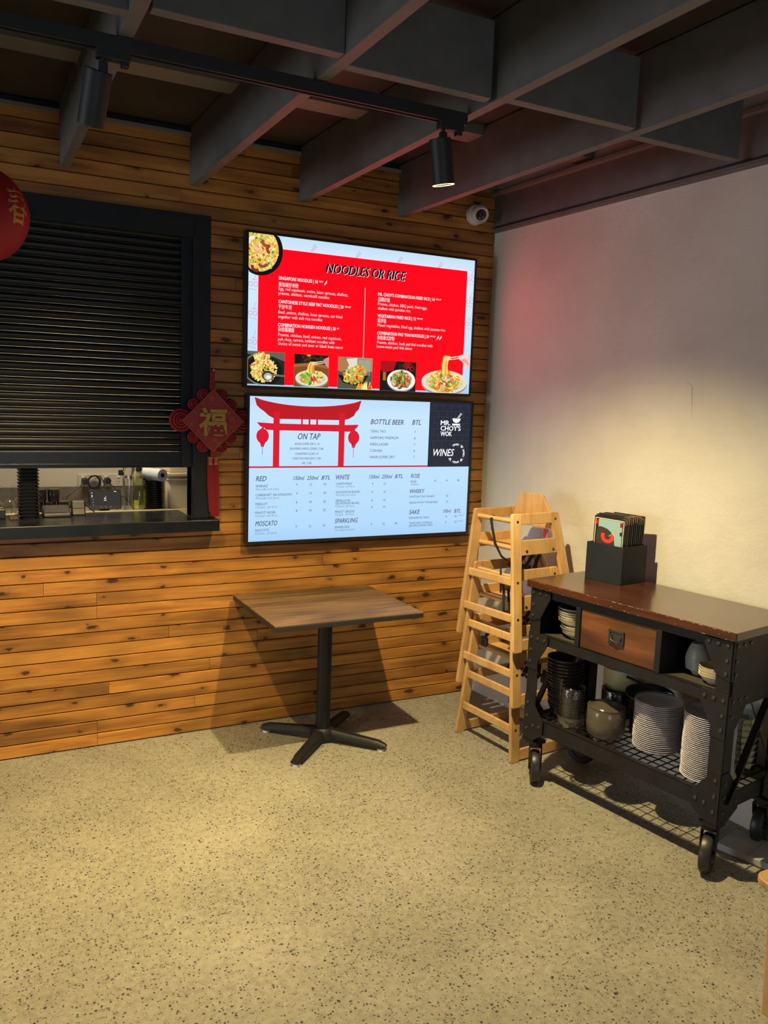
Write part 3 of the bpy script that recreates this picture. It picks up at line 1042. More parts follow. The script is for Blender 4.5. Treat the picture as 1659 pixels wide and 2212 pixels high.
# beef noodles on white plate
c = Canvas(fn1, ASP); cl = (0.5643, 0.7821, 0.7332, 0.9995)
c.rect(*cl, lin('#171312'), 7)
c.poly([(0.5643, 0.782), (0.64, 0.782), (0.625, 0.855), (0.58, 0.865), (0.5643, 0.85)], lin('#a80a12'), 7.2)
c.rect(0.578, 0.865, 0.592, 0.925, lin('#a86a1a'), 7.3)
for k in range(6):
    c.strip(ellipse(0.70 + rf.uniform(-.02, .02), 0.815 + rf.uniform(-.02, .02), 0.010, 0.016, 14, 0, 361), 0.005, lin('#b01018'), 7.3)
for k in range(4):
    c.strip([(0.655 + 0.012 * k, 0.80), (0.655 + 0.012 * k, 0.87)], 0.005, lin('#3a3634'), 7.25)
c.poly(clip_rect(ellipse(0.664, 0.925, 0.066, 0.079, 40), *cl), lin('#9a9a98'), 7.6)
c.poly(clip_rect(ellipse(0.664, 0.918, 0.066, 0.076, 40), *cl), lin('#e4e6e6'), 7.7)
c.poly(clip_rect(ellipse(0.664, 0.918, 0.053, 0.060, 40), *cl), lin('#cfd0cc'), 7.8)
noodle_heap(c, 0.664, 0.912, 0.044, 0.050, 90, ['#8a4a1e', '#a8622a', '#6a3416', '#c48a50', '#d8a878'], 0.011, 8, cl)
bits(c, 0.655, 0.905, 0.04, 0.04, 14, VEG, 0.009, 8.5, cl, 1.6)
c.build('food_picture', SCREEN, p1, label='square picture of beef noodles on a white plate')

# big cut-out noodle plate with hand
c = Canvas(fn1, ASP); cl = (0.70, 0.70, 0.998, 0.998)
noodle_plate(c, 0.874, 0.918, 0.113, 0.088, cl, 190)
lift(c, 0.872, 0.722, 0.86, cl, 9)
c.strip([(0.874, 0.738), (0.985, 0.708)], 0.006, lin('#f0e2cc'), 9.3); c.strip([(0.874, 0.752), (0.985, 0.724)], 0.006, lin('#f0e2cc'), 9.3)
c.poly([(0.935, 0.718), (0.962, 0.700), (0.998, 0.700), (0.998, 0.80), (0.985, 0.812), (0.972, 0.79), (0.960, 0.76), (0.945, 0.745)], lin('#e6bfba'), 9.2)
for k in range(4):
    c.strip([(0.945 + 0.012 * k, 0.735 + 0.012 * k), (0.975 + 0.006 * k, 0.730 + 0.014 * k)], 0.006, lin('#b8746e'), 9.25)
c.build('food_picture', SCREEN, p1, label='cut-out picture of a noodle plate with chopsticks held by a hand')

# ---- lower screen
tv2, fn2 = tv('menu_screen', 'lower wall screen with white drinks list and red gate drawing', -1.512, 1.368, 1.808)
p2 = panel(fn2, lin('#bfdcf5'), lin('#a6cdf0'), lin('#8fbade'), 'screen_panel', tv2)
g2 = Canvas(fn2, ASP)
RD = lin('#cf1029'); RDD = lin('#b3141f')
# gate: curved roof
top = [(0.0194 + (0.4703 - 0.0194) * k / 16, 0.006 + 0.074 * (1 - (2 * k / 16 - 1) ** 2) ** 0.8 * 0.72) for k in range(17)]
roof = top + [(0.459, 0.070), (0.446, 0.092), (0.438, 0.118), (0.413, 0.142), (0.3988, 0.146)] + [(0.0966 + (0.3988 - 0.0966) * (1 - k / 12), 0.146 - 0.012 * (1 - (1 - 2 * k / 12) ** 2)) for k in range(1, 13)] + [(0.076, 0.128), (0.062, 0.106), (0.040, 0.080), (0.028, 0.060)]
g2.poly(roof, RDD, 2)
g2.rect(0.0966, 0.10, 0.1223, 0.479, RD, 2.1)
g2.rect(0.3732, 0.10, 0.3988, 0.481, RD, 2.1)
g2.rect(0.1223, 0.112, 0.3732, 0.150, RDD, 2.15)
for u0, u1 in ((0.2105, 0.2175), (0.242, 0.2495), (0.2745, 0.282)):
    g2.rect(u0, 0.140, u1, 0.20, RD, 2.2)
g2.rect(0.1223, 0.126, 0.2105, 0.131, RDD, 2.2)
beam = [(0.0301, 0.1755), (0.0966, 0.1815), (0.25, 0.184), (0.3988, 0.1835), (0.461, 0.1802), (0.452, 0.205), (0.437, 0.217), (0.430, 0.231), (0.3988, 0.231), (0.0966, 0.228), (0.066, 0.2249), (0.060, 0.212), (0.043, 0.202)]
g2.poly(beam, RD, 2.3)
for u, v, tl in ((0.0534, 0.2687, 0.396), (0.4402, 0.2725, 0.419)):
    g2.poly([(u - 0.004, v - 0.060), (u + 0.004, v - 0.060), (u + 0.006, v - 0.046), (u - 0.006, v - 0.046)], RD, 2.4)
    g2.oval(u, v, 0.0250, 0.050, RD, 2.4)
    g2.poly([(u - 0.012, v + 0.038), (u + 0.012, v + 0.038), (u + 0.005, v + 0.075), (u - 0.005, v + 0.075)], RD, 2.4)
    g2.strip([(u, v + 0.06), (u, tl)], 0.004, lin('#a86a7c'), 2.4)
g2.rect(0.0, 0.477, 0.7913, 0.488, RD, 2.5)
g2.build('gate_drawing', SCREEN, p2, label='red gate with two hanging lanterns drawn on the screen')

k2 = Canvas(fn2, ASP)
k2.rect(0.7912, 0.0, 1.0, 0.488, lin('#1d2433'), 2)
for j in range(11):
    v = 0.02 + j * 0.045
    colr = lin('#303849') if j < 7 else lin('#232a39')
    k2.strip([(0.80, v), (0.998, v)], 0.003, colr, 2.2)
    for i in range(5):
        u = 0.815 + 0.042 * i + (0.021 if j % 2 else 0)
        if u < 0.995 and j < 10:
            k2.strip([(u, v), (u, v + 0.045)], 0.004, colr, 2.2)
k2.text('MR.', 0.8482, 0.1700, 0.034, TXT_W, width=0.047, off=0.022, layer=3)
k2.text("CHOY'S", 0.8486, 0.2115, 0.034, TXT_W, width=0.100, off=0.022, layer=3)
k2.text('WOK', 0.8494, 0.2530, 0.034, TXT_W, width=0.056, off=0.022, layer=3)
k2.poly(ellipse(0.926, 0.118, 0.0205, 0.034, 18, 0, 180), TXT_W, 3)
k2.rect(0.905, 0.158, 0.945, 0.172, TXT_W, 3)
k2.strip([(0.930, 0.115), (0.948, 0.075)], 0.004, TXT_W, 3); k2.strip([(0.936, 0.115), (0.953, 0.082)], 0.004, TXT_W, 3)
k2.text('WINES', 0.8175, 0.4050, 0.052, TXT_W, width=0.104, off=0.010, shear=0.28, layer=3)
ring_words = ['SANSEI', '下班', 'SANSEI', '下班', 'SANSEI', '下班']
ang = -118
for wd in ring_words:
    for ch in wd:
        a = math.radians(ang)
        cu, cv = 0.9326 + 0.0385 * math.cos(a), 0.3854 + 0.0690 * math.sin(a)
        vs, fs, x0, x1, y0, y1 = text_geo(ch, 0.02)
        sc = 0.0155 / 0.73
        ca, sa = math.cos(a + PI / 2), math.sin(a + PI / 2)
        k2.raw([(cu + ((x - (x0 + x1) / 2) * sc * ca + (y - 0.35) * sc * sa) / ASP, cv + (x - (x0 + x1) / 2) * sc * sa - (y - 0.35) * sc * ca) for x, y in vs], fs, TXT_W, 3)
        ang += 9.0
    ang += 11
k2.build('logo_panel', SCREEN, p2, label='dark brick-pattern panel with white restaurant name and bowl mark')

t2 = Canvas(fn2, ASP)
INK, GREY = lin('#4c4a5c'), lin('#7c8698')
MID = lin('#5c6272')


def head(s, u, v, w, h=0.030):
    t2.text(s, u, v, h, INK, width=w, off=0.010, shear=0.28, layer=3)


def item(s, u, v, w, h=0.0165):
    t2.text(s, u, v, h, MID, width=w, off=0.006, layer=3)


def note(s, u, v, w, h=0.0160):
    t2.text(s, u, v, h, GREY, width=w, layer=3)


def num(s, u, v):
    t2.text(s, u, v, 0.0155, MID, align='L', off=0.01, layer=3)


head('ON TAP', 0.1986, 0.2890, 0.095, 0.042)
for s, v, w in (('ASAHI SUPER DRY | 10', 0.3285, 0.105), ('BULMERS APPLE CIDER | 7.80', 0.3620, 0.140), ('CANADIAN CLUB | 10', 0.3970, 0.098), ('CARLTON DRAUGHT | 7.80', 0.4305, 0.120), ('VB | 7.80', 0.4635, 0.041)):
    t2.text(s, 0.2375, v, 0.0155, MID, width=w, align='C', off=0.008, layer=3)
head('BOTTLE BEER', 0.5143, 0.1740, 0.153, 0.036); head('BTL', 0.7083, 0.1720, 0.042, 0.036)
for s, v, w, n in (('TSING TAO', 0.2340, 0.069, '7'), ('SAPPORO PREMIUM', 0.2815, 0.130, '8'), ('KIRIN LAGER', 0.3285, 0.084, '7'), ('CORONA', 0.3750, 0.057, '8'), ('HAHN SUPER DRY', 0.4225, 0.116, '7')):
    item(s, 0.5152, v, w, 0.0185); num(n, 0.7210, v)
head('RED', 0.0286, 0.5790, 0.043, 0.034)
head('WHITE', 0.3663, 0.5760, 0.061, 0.034)
head('ROSE', 0.7117, 0.5705, 0.045, 0.030)
for u, v in ((0.1825, 0.5745), (0.5159, 0.5715)):
    head('150ml', u, v, 0.047, 0.027); head('250ml', u + 0.0575, v, 0.050, 0.027); head('BTL', u + 0.120, v, 0.038, 0.028)
for s, n, v, p3 in (('SHIRAZ', 'Woodbrook farm', 0.6215, ('9', '12', '35')), ('CABERNET SAUVIGNON', 'Woodbrook farm', 0.6835, ('9', '12', '35')), ('MERLOT', 'Chain of fire', 0.7465, ('8', '10', '32')), ('PINOT NOIR', 'Chain of fire', 0.8065, ('8', '10', '32')), ('MOSCATO', 'Chain of fire', 0.9300, ('9', '12', '32'))):
    item(s, 0.0287, v, 0.0082 * len(s)); note(n, 0.0287, v + 0.0215, 0.0066 * len(n) + 0.003)
    for q, u in zip(p3, (0.196, 0.253, 0.313)):
        num(q, u, v - (0.006 if s != 'MOSCATO' else 0.016))
head('MOSCATO', 0.0288, 0.8920, 0.090, 0.034)
for s, n, v, p3 in (('CHARDONNAY', 'Chain of fire', 0.6140, ('9', '12')), ('SAUVIGNON BLANC', 'Woodbrook farm', 0.6750, ('9', '10')), ('SEMILLION', '', 0.7375, ('8', '10')), ('SAUVIGNON BLANC', 'Chain of fire', 0.7570, ()), ('PINOT GRIGIO', 'Chain of fire', 0.8185, ('8', '10')), ('SPARKLING', 'Woodbrook farm', 0.9315, ('9', '12', '38'))):
    item(s, 0.3667, v, 0.0073 * len(s))
    if n:
        note(n, 0.3669, v + 0.0205, 0.0062 * len(n) + 0.003)
    for q, u in zip(p3, (0.530, 0.585, 0.643)):
        num(q, u, v + {'PINOT GRIGIO': -0.027, 'SPARKLING': -0.012}.get(s, 0.004))
head('SPARKLING', 0.3658, 0.8925, 0.104, 0.032)
item('ROSE', 0.7123, 0.6070, 0.028); note('Folklore', 0.7127, 0.6275, 0.038)
for q, u in (('10', 0.8277), ('14', 0.8852), ('38', 0.9435)):
    num(q, u, 0.6020)
head('WHISKY', 0.7102, 0.6870, 0.072, 0.030)
item('SUNTORI TOKI WHISKY', 0.7093, 0.7215, 0.125, 0.0150); num('10', 0.8915, 0.7215)
item('NIKKA FROM THE BARREL', 0.7101, 0.7670, 0.140, 0.0150); num('12', 0.8925, 0.7670)
head('SAKE', 0.7101, 0.8470, 0.053, 0.032); head('100ml', 0.8793, 0.8450, 0.040, 0.026); head('BTL', 0.9356, 0.8480, 0.033, 0.028)
item('DEKKEIKAN SAKE', 0.7107, 0.8830, 0.098, 0.0150); num('8', 0.8935, 0.8830); num('55', 0.9379, 0.8830)
item('TENDUMAI YAMAKAI', 0.7114, 0.9235, 0.112, 0.0150); item('JIKOMI JUNMAI SAKE', 0.7112, 0.9435, 0.118, 0.0150); num('9', 0.8922, 0.9275); num('23', 0.9379, 0.9275)
t2.text('(900ML)', 0.9560, 0.8740, 0.0080, GREY, width=0.026, off=0.01, layer=3); t2.text('(900ML)', 0.9560, 0.9185, 0.0080, GREY, width=0.026, off=0.01, layer=3)
t2.build('menu_lettering', SCREEN, p2, kind='stuff', label='dark grey drinks list lettering')

# ================================================================== LIGHTING TRACK
track = MB()
track.box(-3.7, -1.235, -1.637, -1.603, 2.788, 2.821).box(-3.7, -1.236, -1.612, -1.603, 2.780, 2.789).box(-3.7, -1.236, -1.637, -1.628, 2.780, 2.789)
tk = track.build('lighting_track', BLACKMATT, bev=0.001)
tag(tk, 'long black lighting track fixed under the grey ceiling joists', 'track')


def spot(label, x, tilt_x, tilt_y, energy, lit):
    t = thing('track_spotlight', label, 'spotlight', (x, -1.62, 2.787), 0, 'track spotlights')
    MB().box(-0.020, 0.075, -0.016, 0.016, -0.032, -0.001).box(0.050, 0.072, -0.012, 0.012, -0.045, -0.03).build('adapter', BLACKMATT, t, bev=0.003)
    MB().cyl((0.0, 0, -0.03), (0.0, 0, -0.095), 0.007, n=10).box(-0.012, 0.012, -0.008, 0.008, -0.075, -0.04).build('stem', BLACKMATT, t)
    top = Vector((-0.012, 0, -0.065)); d = Vector((tilt_x, tilt_y, -1)).normalized()
    end = top + d * 0.150
    body = MB().cyl(top, end, 0.0385, n=32, caps=False)
    body.cyl(top, top + d * 0.002, 0.0385, n=32)
    body.cyl(end - d * 0.03, end, 0.0345, n=32, caps=False)
    bo = body.build('lamp_body', BLACKMATT, t, smooth=40)
    if lit:
        MB().cyl(end - d * 0.0600, end - d * 0.057, 0.034, n=24).build('lens', BLACKMATT, bo)
        ring = MB()
        ring.lathe([(0.0372, 0.0), (0.0387, 0.0), (0.0387, -0.0020), (0.0372, -0.0020)], n=32, close=True)
        ring.build('glowing_rim', LAMPGLOW, bo, loc=end, rot=(Vector((0, 0, 1)).rotation_difference(-d)).to_euler())
    p = Vector((x, -1.62, 2.787)) + end - d * 0.004
    spot_light('spotlight_beam', p, p + d, energy, WARM if lit else AMBER, *((120, 1.0) if lit else (94, 1.0)))
    return t


spot('black cylinder spotlight glowing at its rim at the end of the ceiling track', -1.323, 0.19, 0.07, 385, True)
spot('black cylinder spotlight near the red lantern on the ceiling track', -2.462, -0.12, 0.40, 300, False)

# ================================================================== SECURITY CAMERA
t = thing('security_camera', 'white turret security camera high in the corner under the joists', 'camera', (-0.150, -0.012, 2.893))
MB().cyl((0, 0.003, 0), (0, -0.030, 0), 0.058, 0.055, n=36).build('mount_base', WHITEPLASTIC, t, smooth=40, bev=0.003)
dv = Vector((-0.22, -0.92, -0.34)).normalized()
bc = Vector((0.004, -0.052, -0.002))
sp = MB()
prof = [(0.052 * math.sin(a), -0.052 * math.cos(a)) for a in [PI * k / 14 for k in range(1, 11)]] + [(0.046, 0.022), (0.030, 0.020)]
sp.lathe(prof, n=36)
qq = Vector((0, 0, 1)).rotation_difference(dv).to_euler()
ball = sp.build('turret_ball', WHITEPLASTIC, t, smooth=50, loc=bc, rot=qq)
MB().lathe([(0.0, 0.022), (0.031, 0.021), (0.033, 0.016), (0.0, 0.014)], n=32).build('lens_face', mat('camera_face', (0.035, 0.022, 0.02), 0.15), ball, smooth=30)
MB().lathe([(0.0, 0.026), (0.009, 0.025), (0.010, 0.02), (0.0, 0.018)], n=20).build('lens', BLACKPLASTIC, ball, smooth=30)
ir = MB()
for a in (-1, 1):
    ir.cyl((a * 0.011, -0.016, 0.020), (a * 0.011, -0.016, 0.0225), 0.003, n=10)
ir.build('indicator_leds', mat('pale_led', (0.7, 0.6, 0.55), 0.3), ball, kind='stuff')

# ================================================================== RED LANTERN
lc = Vector((-2.790, -0.75, 2.440))
t = thing('red_lantern', 'round red cloth lantern with gold lettering hanging near the shutter', 'lantern', lc)
t.scale = (1.19, 1.19, 1.19)
lp = MB(); prof = []
n = 40
for k in range(n + 1):
    a = PI * k / n
    prof.append((max(0.03, 0.160 * math.sin(a)), -0.150 * math.cos(a)))
vs, fs = [], []
seg = 64
for r, z in prof:
    for j in range(seg):
        th = 2 * PI * j / seg
        rr = r * (1 - 0.012 * (1 if j % 4 == 0 else 0))
        vs.append((rr * math.cos(th), rr * math.sin(th), z))
for i in range(n):
    for j in range(seg):
        fs.append((i * seg + j, i * seg + (j + 1) % seg, (i + 1) * seg + (j + 1) % seg, (i + 1) * seg + j))
lp.add(vs, fs)
lp.build('lantern_shade', REDSILK, t, smooth=60)
MB().cyl((0, 0, 0.142), (0, 0, 0.172), 0.05, n=24).build('top_cap', GOLD, t, smooth=40, bev=0.004)
MB().cyl((0, 0, -0.172), (0, 0, -0.142), 0.05, n=24).build('bottom_cap', GOLD, t, smooth=40, bev=0.004)
MB().tube([(0, 0, 0.17), (0, 0, 0.515)], 0.002).build('hanging_cord', RED, t)
tm = MB()
for k in range(22):
    a = 2 * PI * k / 22
    tm.tube([(0.016 * math.cos(a), 0.016 * math.sin(a), -0.17), (0.024 * math.cos(a), 0.024 * math.sin(a), -0.36)], 0.003, n=5)
tm.build('tassel', RED, t, kind='stuff')
# gold character wrapped on the shade, facing the room
vs2, fs2, x0, x1, y0, y1 = text_geo('春', 0.012)
cm = MB()
aim = math.radians(-40)
pts = []
for x, y in vs2:
    th = aim + (x - (x0 + x1) / 2) * 0.090 / 0.160
    z = 0.018 + (y - (y0 + y1) / 2) * 0.115
    rr = 0.160 * math.sqrt(max(0.05, 1 - (z / 0.150) ** 2)) + 0.0012
    pts.append((rr * math.cos(th), rr * math.sin(th), z))
cm.add(pts, fs2)
cm.build('gold_character', GOLD, t)

# ================================================================== KNOT ORNAMENT
t = thing('chinese_knot_ornament', 'red diamond knot hanging with gold fu character and two tassels on the hatch frame', 'ornament', (-1.702, -0.046, 1.674))
h = 0.160


def flat(u, v, w):
    return (u, -w, v)


MB().prism([(0, -h), (h, 0), (0, h), (-h, 0)], flat, 0.010, 0.018).build('diamond_board', REDCARD, t, bev=0.0015)
eb = MB()
for a, b in (((0, -h), (h, 0)), ((h, 0), (0, h)), ((0, h), (-h, 0)), ((-h, 0), (0, -h))):
    eb.bar((a[0] * .985, -0.0185, a[1] * .985), (b[0] * .985, -0.0185, b[1] * .985), 0.003, 0.002, up=(0, 1, 0))
eb.build('gold_edging', GOLDDULL, t)
pr = MB()
ring = ellipse(0, 0.0, 0.088, 0.088, 48)
for k in range(48):
    a, b = ring[k], ring[(k + 1) % 48]
    pr.bar((a[0], -0.0185, a[1]), (b[0], -0.0185, b[1]), 0.0016, 0.0008, up=(0, 1, 0))
for ch, cx, cz, s in (('百', -0.008, 0.113, 0.026), ('福', -0.092, 0.040, 0.016), ('福', -0.112, -0.018, 0.020), ('禄', 0.100, 0.010, 0.026), ('寿', 0.082, 0.040, 0.018), ('喜', 0.092, -0.030, 0.014), ('福', 0.078, -0.062, 0.014),
                      ('满', 0.006, -0.098, 0.028), ('堂', 0.030, -0.118, 0.026), ('财', -0.060, -0.070, 0.014), ('吉', -0.040, -0.086, 0.013), ('祥', -0.078, -0.050, 0.014), ('如', 0.028, 0.104, 0.012), ('意', -0.052, 0.088, 0.012)):
    v2, f2, a0, a1, b0, b1 = text_geo(ch, 0.0)
    sc = s / max(b1 - b0, 1e-3)
    pr.add([(cx + (x - (a0 + a1) / 2) * sc, -0.0187, cz + (y - (b0 + b1) / 2) * sc) for x, y in v2], f2)
ring = ellipse(0.118, 0.014, 0.020, 0.017, 24)
for k in range(24):
    a, b = ring[k], ring[(k + 1) % 24]
    pr.bar((a[0], -0.0185, a[1]), (b[0], -0.0185, b[1]), 0.0014, 0.0008, up=(0, 1, 0))
pr.build('gold_print', GOLDDULL, t, kind='stuff')
v2, f2, a0, a1, b0, b1 = text_geo('福', 0.026, 0.0, 3)
sc = 0.142 / (b1 - b0)
cu = MB()
cu.add([(-0.002 + (x - (a0 + a1) / 2) * sc * 1.02, -0.0215, -0.004 + (y - (b0 + b1) / 2) * sc) for x, y in v2], f2)
cu.build('gold_character', GOLD, t)


def coil(cx, cz, R, turns, aspect=1.0):
    m = MB()
    wr = R / turns / 2.0
    for k in range(turns):
        r = R - wr - k * 2 * wr
        if r < wr * 0.8:
            break
        pts = [(cx + r * math.cos(a), -0.004 if k % 2 == 0 else -0.006, cz + r * aspect * math.sin(a)) for a in [2 * PI * i / 28 for i in range(29)]]
        m.tube(pts, wr * 1.02, n=6, caps=False)
    m.build('cord_loop', RED, t, smooth=60)


for sx in (-1, 1):
    coil(sx * 0.162, 0.002, 0.060, 4)
    for cx, cz, R in ((0.098, 0.083, 0.031), (0.047, 0.130, 0.034), (0.098, -0.083, 0.031), (0.047, -0.130, 0.033)):
        coil(sx * cx, cz, R, 3)
MB().bar((-0.004, -0.006, 0.155), (-0.002, -0.006, 0.262), 0.024, 0.006, up=(0, 1, 0)).box(-0.016, 0.014, -0.012, 0.0, 0.168, 0.188).build('hanging_loop', RED, t, bev=0.002)
MB().cyl((0.002, 0.012, 0.258), (0.002, -0.012, 0.258), 0.003, n=10).cyl((0.002, -0.011, 0.258), (0.002, -0.014, 0.258), 0.0055, n=12).build('nail', STEEL, t)
MB().box(-0.010, 0.020, -0.013, -0.001, -0.186, -0.152).build('lower_knot', RED, t, bev=0.004)
for k, (x, dx) in enumerate(((-0.012, 0.012), (0.018, 0.004))):
    MB().box(x - 0.0135, x + 0.0135, -0.016, 0.0, -0.226, -0.184).build('tassel_cap', REDCARD, t, bev=0.003)
    gp = MB()
    for zz in (-0.187, -0.223):
        gp.box(x - 0.0125, x + 0.0125, -0.0172, -0.0155, zz - 0.0015, zz + 0.0015)
    for (aa, bb) in (((-0.008, -0.194), (0.008, -0.194)), ((0.006, -0.194), (-0.005, -0.206)), ((-0.005, -0.206), (0.006, -0.217)), ((-0.008, -0.217), (0.008, -0.217))):
        gp.bar((x + aa[0], -0.0168, aa[1]), (x + bb[0], -0.0168, bb[1]), 0.004, 0.001, up=(0, 1, 0))
    gp.build('cap_print', GOLD, t, kind='stuff')
    tm = MB()
    rt = random.Random(k)
    for j in range(26):
        u = (j % 13) / 12 - 0.5
        dy = -0.004 - 0.007 * (j // 13)
        u2 = u * (0.031 if k == 0 else 0.030)
        e = -0.486 - rt.uniform(0, 0.010)
        if k == 0:
            e += max(0, -u) * 0.05
        tm.tube([(x + u * 0.024, dy, -0.224), (x + u2 + dx * 0.3, dy, -0.33), (x + u2 * 0.9 + dx, dy, e)], 0.0017, n=4)
    tm.build('tassel', RED, t, kind='stuff')

# ================================================================== KITCHEN COUNTER ITEMS
ZC = 1.1725


def tray_mesh():
    vs, fs = [], []
    secs = [(0.036, 0.058, 0.0), (0.041, 0.064, 0.013), (0.0475, 0.070, 0.0135), (0.0480, 0.0705, 0.0165), (0.0440, 0.066, 0.0168), (0.040, 0.062, 0.014), (0.034, 0.055, 0.002)]
    for (a, b, z) in secs:
        for (x, y) in rrect(-a, a, -b, b, 0.014, 3):
            vs.append((x, y, z))
    n = 16
    for i in range(len(secs) - 1):
        for k in range(n):
            fs.append((i * n + k, i * n + (k + 1) % n, (i + 1) * n + (k + 1) % n, (i + 1) * n + k))
    fs += [tuple(range(n - 1, -1, -1)), tuple(range((len(secs) - 1) * n, len(secs) * n))]
    return MB().add(vs, fs)


tr0 = tray_mesh().build('food_tray', BLACKMATT, smooth=40, loc=(-2.563, 0.19, ZC))
NT = 16
tag(tr0, 'black takeaway tray, lowest of the tall stack standing in the hatch', 'tray', 'stacked black takeaway trays')
for k in range(1, NT):
    c = tr0.copy(); COL.objects.link(c)
    c['label'] = 'black takeaway tray, %s of the tall stack standing in the hatch' % ordinal(k, NT)
    c.location = (-2.563 + random.uniform(-.001, .001), 0.19, ZC + 0.0170 * k)

glp = [(0.030, 0.0), (0.0345, 0.012), (0.036, 0.035), (0.030, 0.065), (0.014, 0.085), (0.0042, 0.095), (0.0036, 0.140), (0.006, 0.150), (0.031, 0.1545), (0.031, 0.156), (0.004, 0.156)]


def wine_glass(label, x, y):
    o = MB().lathe(glp, n=24).build('wine_glass', GLASS, smooth=50, loc=(x, y, 1.148 + 0.001))
    return tag(o, label, 'glass', 'upturned wine glasses')


wine_glass('upturned wine glass left of the black tray stack', -2.645, 0.365)
wine_glass('upturned wine glass half hidden behind the black tray stack', -2.600, 0.42)
wine_glass('upturned wine glass at the far edge of the hatch opening', -2.700, 0.41)

o = MB().box(-2.76, -2.672, 0.14, 0.20, ZC, ZC + 0.048).box(-2.755, -2.677, 0.145, 0.195, ZC + 0.048, ZC + 0.056).build('napkin_box', BLACKPLASTIC, bev=0.004)
tag(o, 'low black box on the counter below the wine glasses', 'box')
o = MB().box(-2.655, -2.618, 0.10, 0.16, ZC, ZC + 0.012).build('card_pad', mat('brown_board', (0.10, 0.06, 0.035), 0.6), bev=0.002)
tag(o, 'small flat brown pad beside the tray stack', 'pad')

cupp = [(0.0, 0.0), (0.026, 0.0), (0.029, 0.004), (0.031, 0.058), (0.0295, 0.060), (0.028, 0.056), (0.026, 0.006), (0.0, 0.005)]
for k, (x, y, lev, lab) in enumerate(((-2.506, 0.46, 0, 'black cup in the lower row beside the tray stack'), (-2.441, 0.46, 0, 'black cup in the lower row behind the card terminal'), (-2.375, 0.46, 0, 'black cup at the end of the lower row near the cables'),
                                      (-2.487, 0.46, 1, 'black cup in the upper row next to the tray stack'), (-2.421, 0.46, 1, 'black cup in the upper row over the card terminal'))):
    t = thing('black_cup', lab, 'cup', (x, y, 1.149 + 0.0655 * lev), 0, 'black cups behind the hatch')
    MB().lathe(cupp, n=24).build('cup_body', BLACKCHINA, t, smooth=40)
    MB().lathe([(0.0, 0.0605), (0.030, 0.0605), (0.030, 0.0645), (0.0, 0.0645)], n=24).build('lid', mat('bronze_lid', (0.16, 0.115, 0.055), 0.35, 0.5) if lev == 0 else BLACKCHINA, t, smooth=30)

t = thing('card_terminal', 'wide black payment keypad lying on the hatch counter', 'terminal', (-2.430, 0.19, ZC))
MB().prism([(-0.055, 0.0), (0.06, 0.0), (0.055, 0.050), (-0.050, 0.018)], lambda u, v, w: (w, u, v), -0.070, 0.060).build('body', BLACKPLASTIC, t, bev=0.006)
MB().prism([(-0.040, 0.022), (0.045, 0.0475), (0.045, 0.0495), (-0.040, 0.024)], lambda u, v, w: (w, u, v), -0.058, 0.048).build('key_face', BLACKCHINA, t)
MB().box(-0.02, 0.004, -0.0575, -0.0545, 0.004, 0.010).build('card_slot', DARKSTEEL, t)
t = thing('card_terminal', 'small black payment terminal with a grey screen by the cables', 'terminal', (-2.327, 0.215, ZC))
MB().prism([(-0.03, 0.0), (0.05, 0.0), (0.03, 0.072), (0.002, 0.072)], lambda u, v, w: (w, u, v), -0.033, 0.033).build('body', BLACKPLASTIC, t, bev=0.006)
MB().prism([(-0.0175, 0.036), (-0.0010, 0.066), (-0.0040, 0.066), (-0.0205, 0.036)], lambda u, v, w: (w, u, v), -0.026, 0.026).build('display', mat('grey_lcd', (0.10, 0.10, 0.095), 0.2), t)

t = thing('order_tablet', 'dark point of sale tablet leaning on the bench with lit icons', 'tablet', (-2.174, 0.335, 1.149), 0.06)
slope = math.radians(16)


def lean(u, v, w):
    return (u, v * math.sin(slope) - w * math.cos(slope), 0.030 + v * math.cos(slope))


MB().prism(rrect(-0.084, 0.084, 0.0, 0.104, 0.006, 3), lean, -0.006, 0.004).build('tablet_body', BLACKPLASTIC, t, bev=0.001)
cv = Canvas(lambda u, v, ly: lean(-0.080 + 0.160 * u, 0.100 - 0.096 * v, 0.0046 + 0.0003 * ly), 1.6)
cv.rect(0, 0, 1, 1, (0.030, 0.026, 0.023), 0)
ic = (0.55, 0.66, 0.75)
cv.oval(0.085, 0.09, 0.018, 0.03, ic, 1, 12); cv.rect(0.07, 0.20, 0.10, 0.34, ic, 1)
for v in (0.46, 0.62, 0.78):
    cv.oval(0.11, v, 0.011, 0.018, ic, 1, 10)
cv.rect(0.80, 0.02, 0.88, 0.055, (0.8, 0.9, 0.95), 1)
cv.poly(ellipse(0.50, 0.42, 0.030, 0.050, 14), ic, 1); cv.rect(0.455, 0.51, 0.545, 0.55, ic, 1); cv.strip([(0.51, 0.36), (0.545, 0.29)], 0.02, ic, 1)
for u in (0.36, 0.51, 0.66):
    cv.oval(u, 0.90, 0.010, 0.017, ic, 1, 10)
cv.build('lit_display', SCREEN, t)
MB().box(-0.05, 0.05, -0.03, 0.06, 0.0, 0.012).bar((0, 0.03, 0.01), (0, 0.02, 0.06), 0.05, 0.012, up=(0, 1, 0)).build('stand', BLACKPLASTIC, t, bev=0.003)

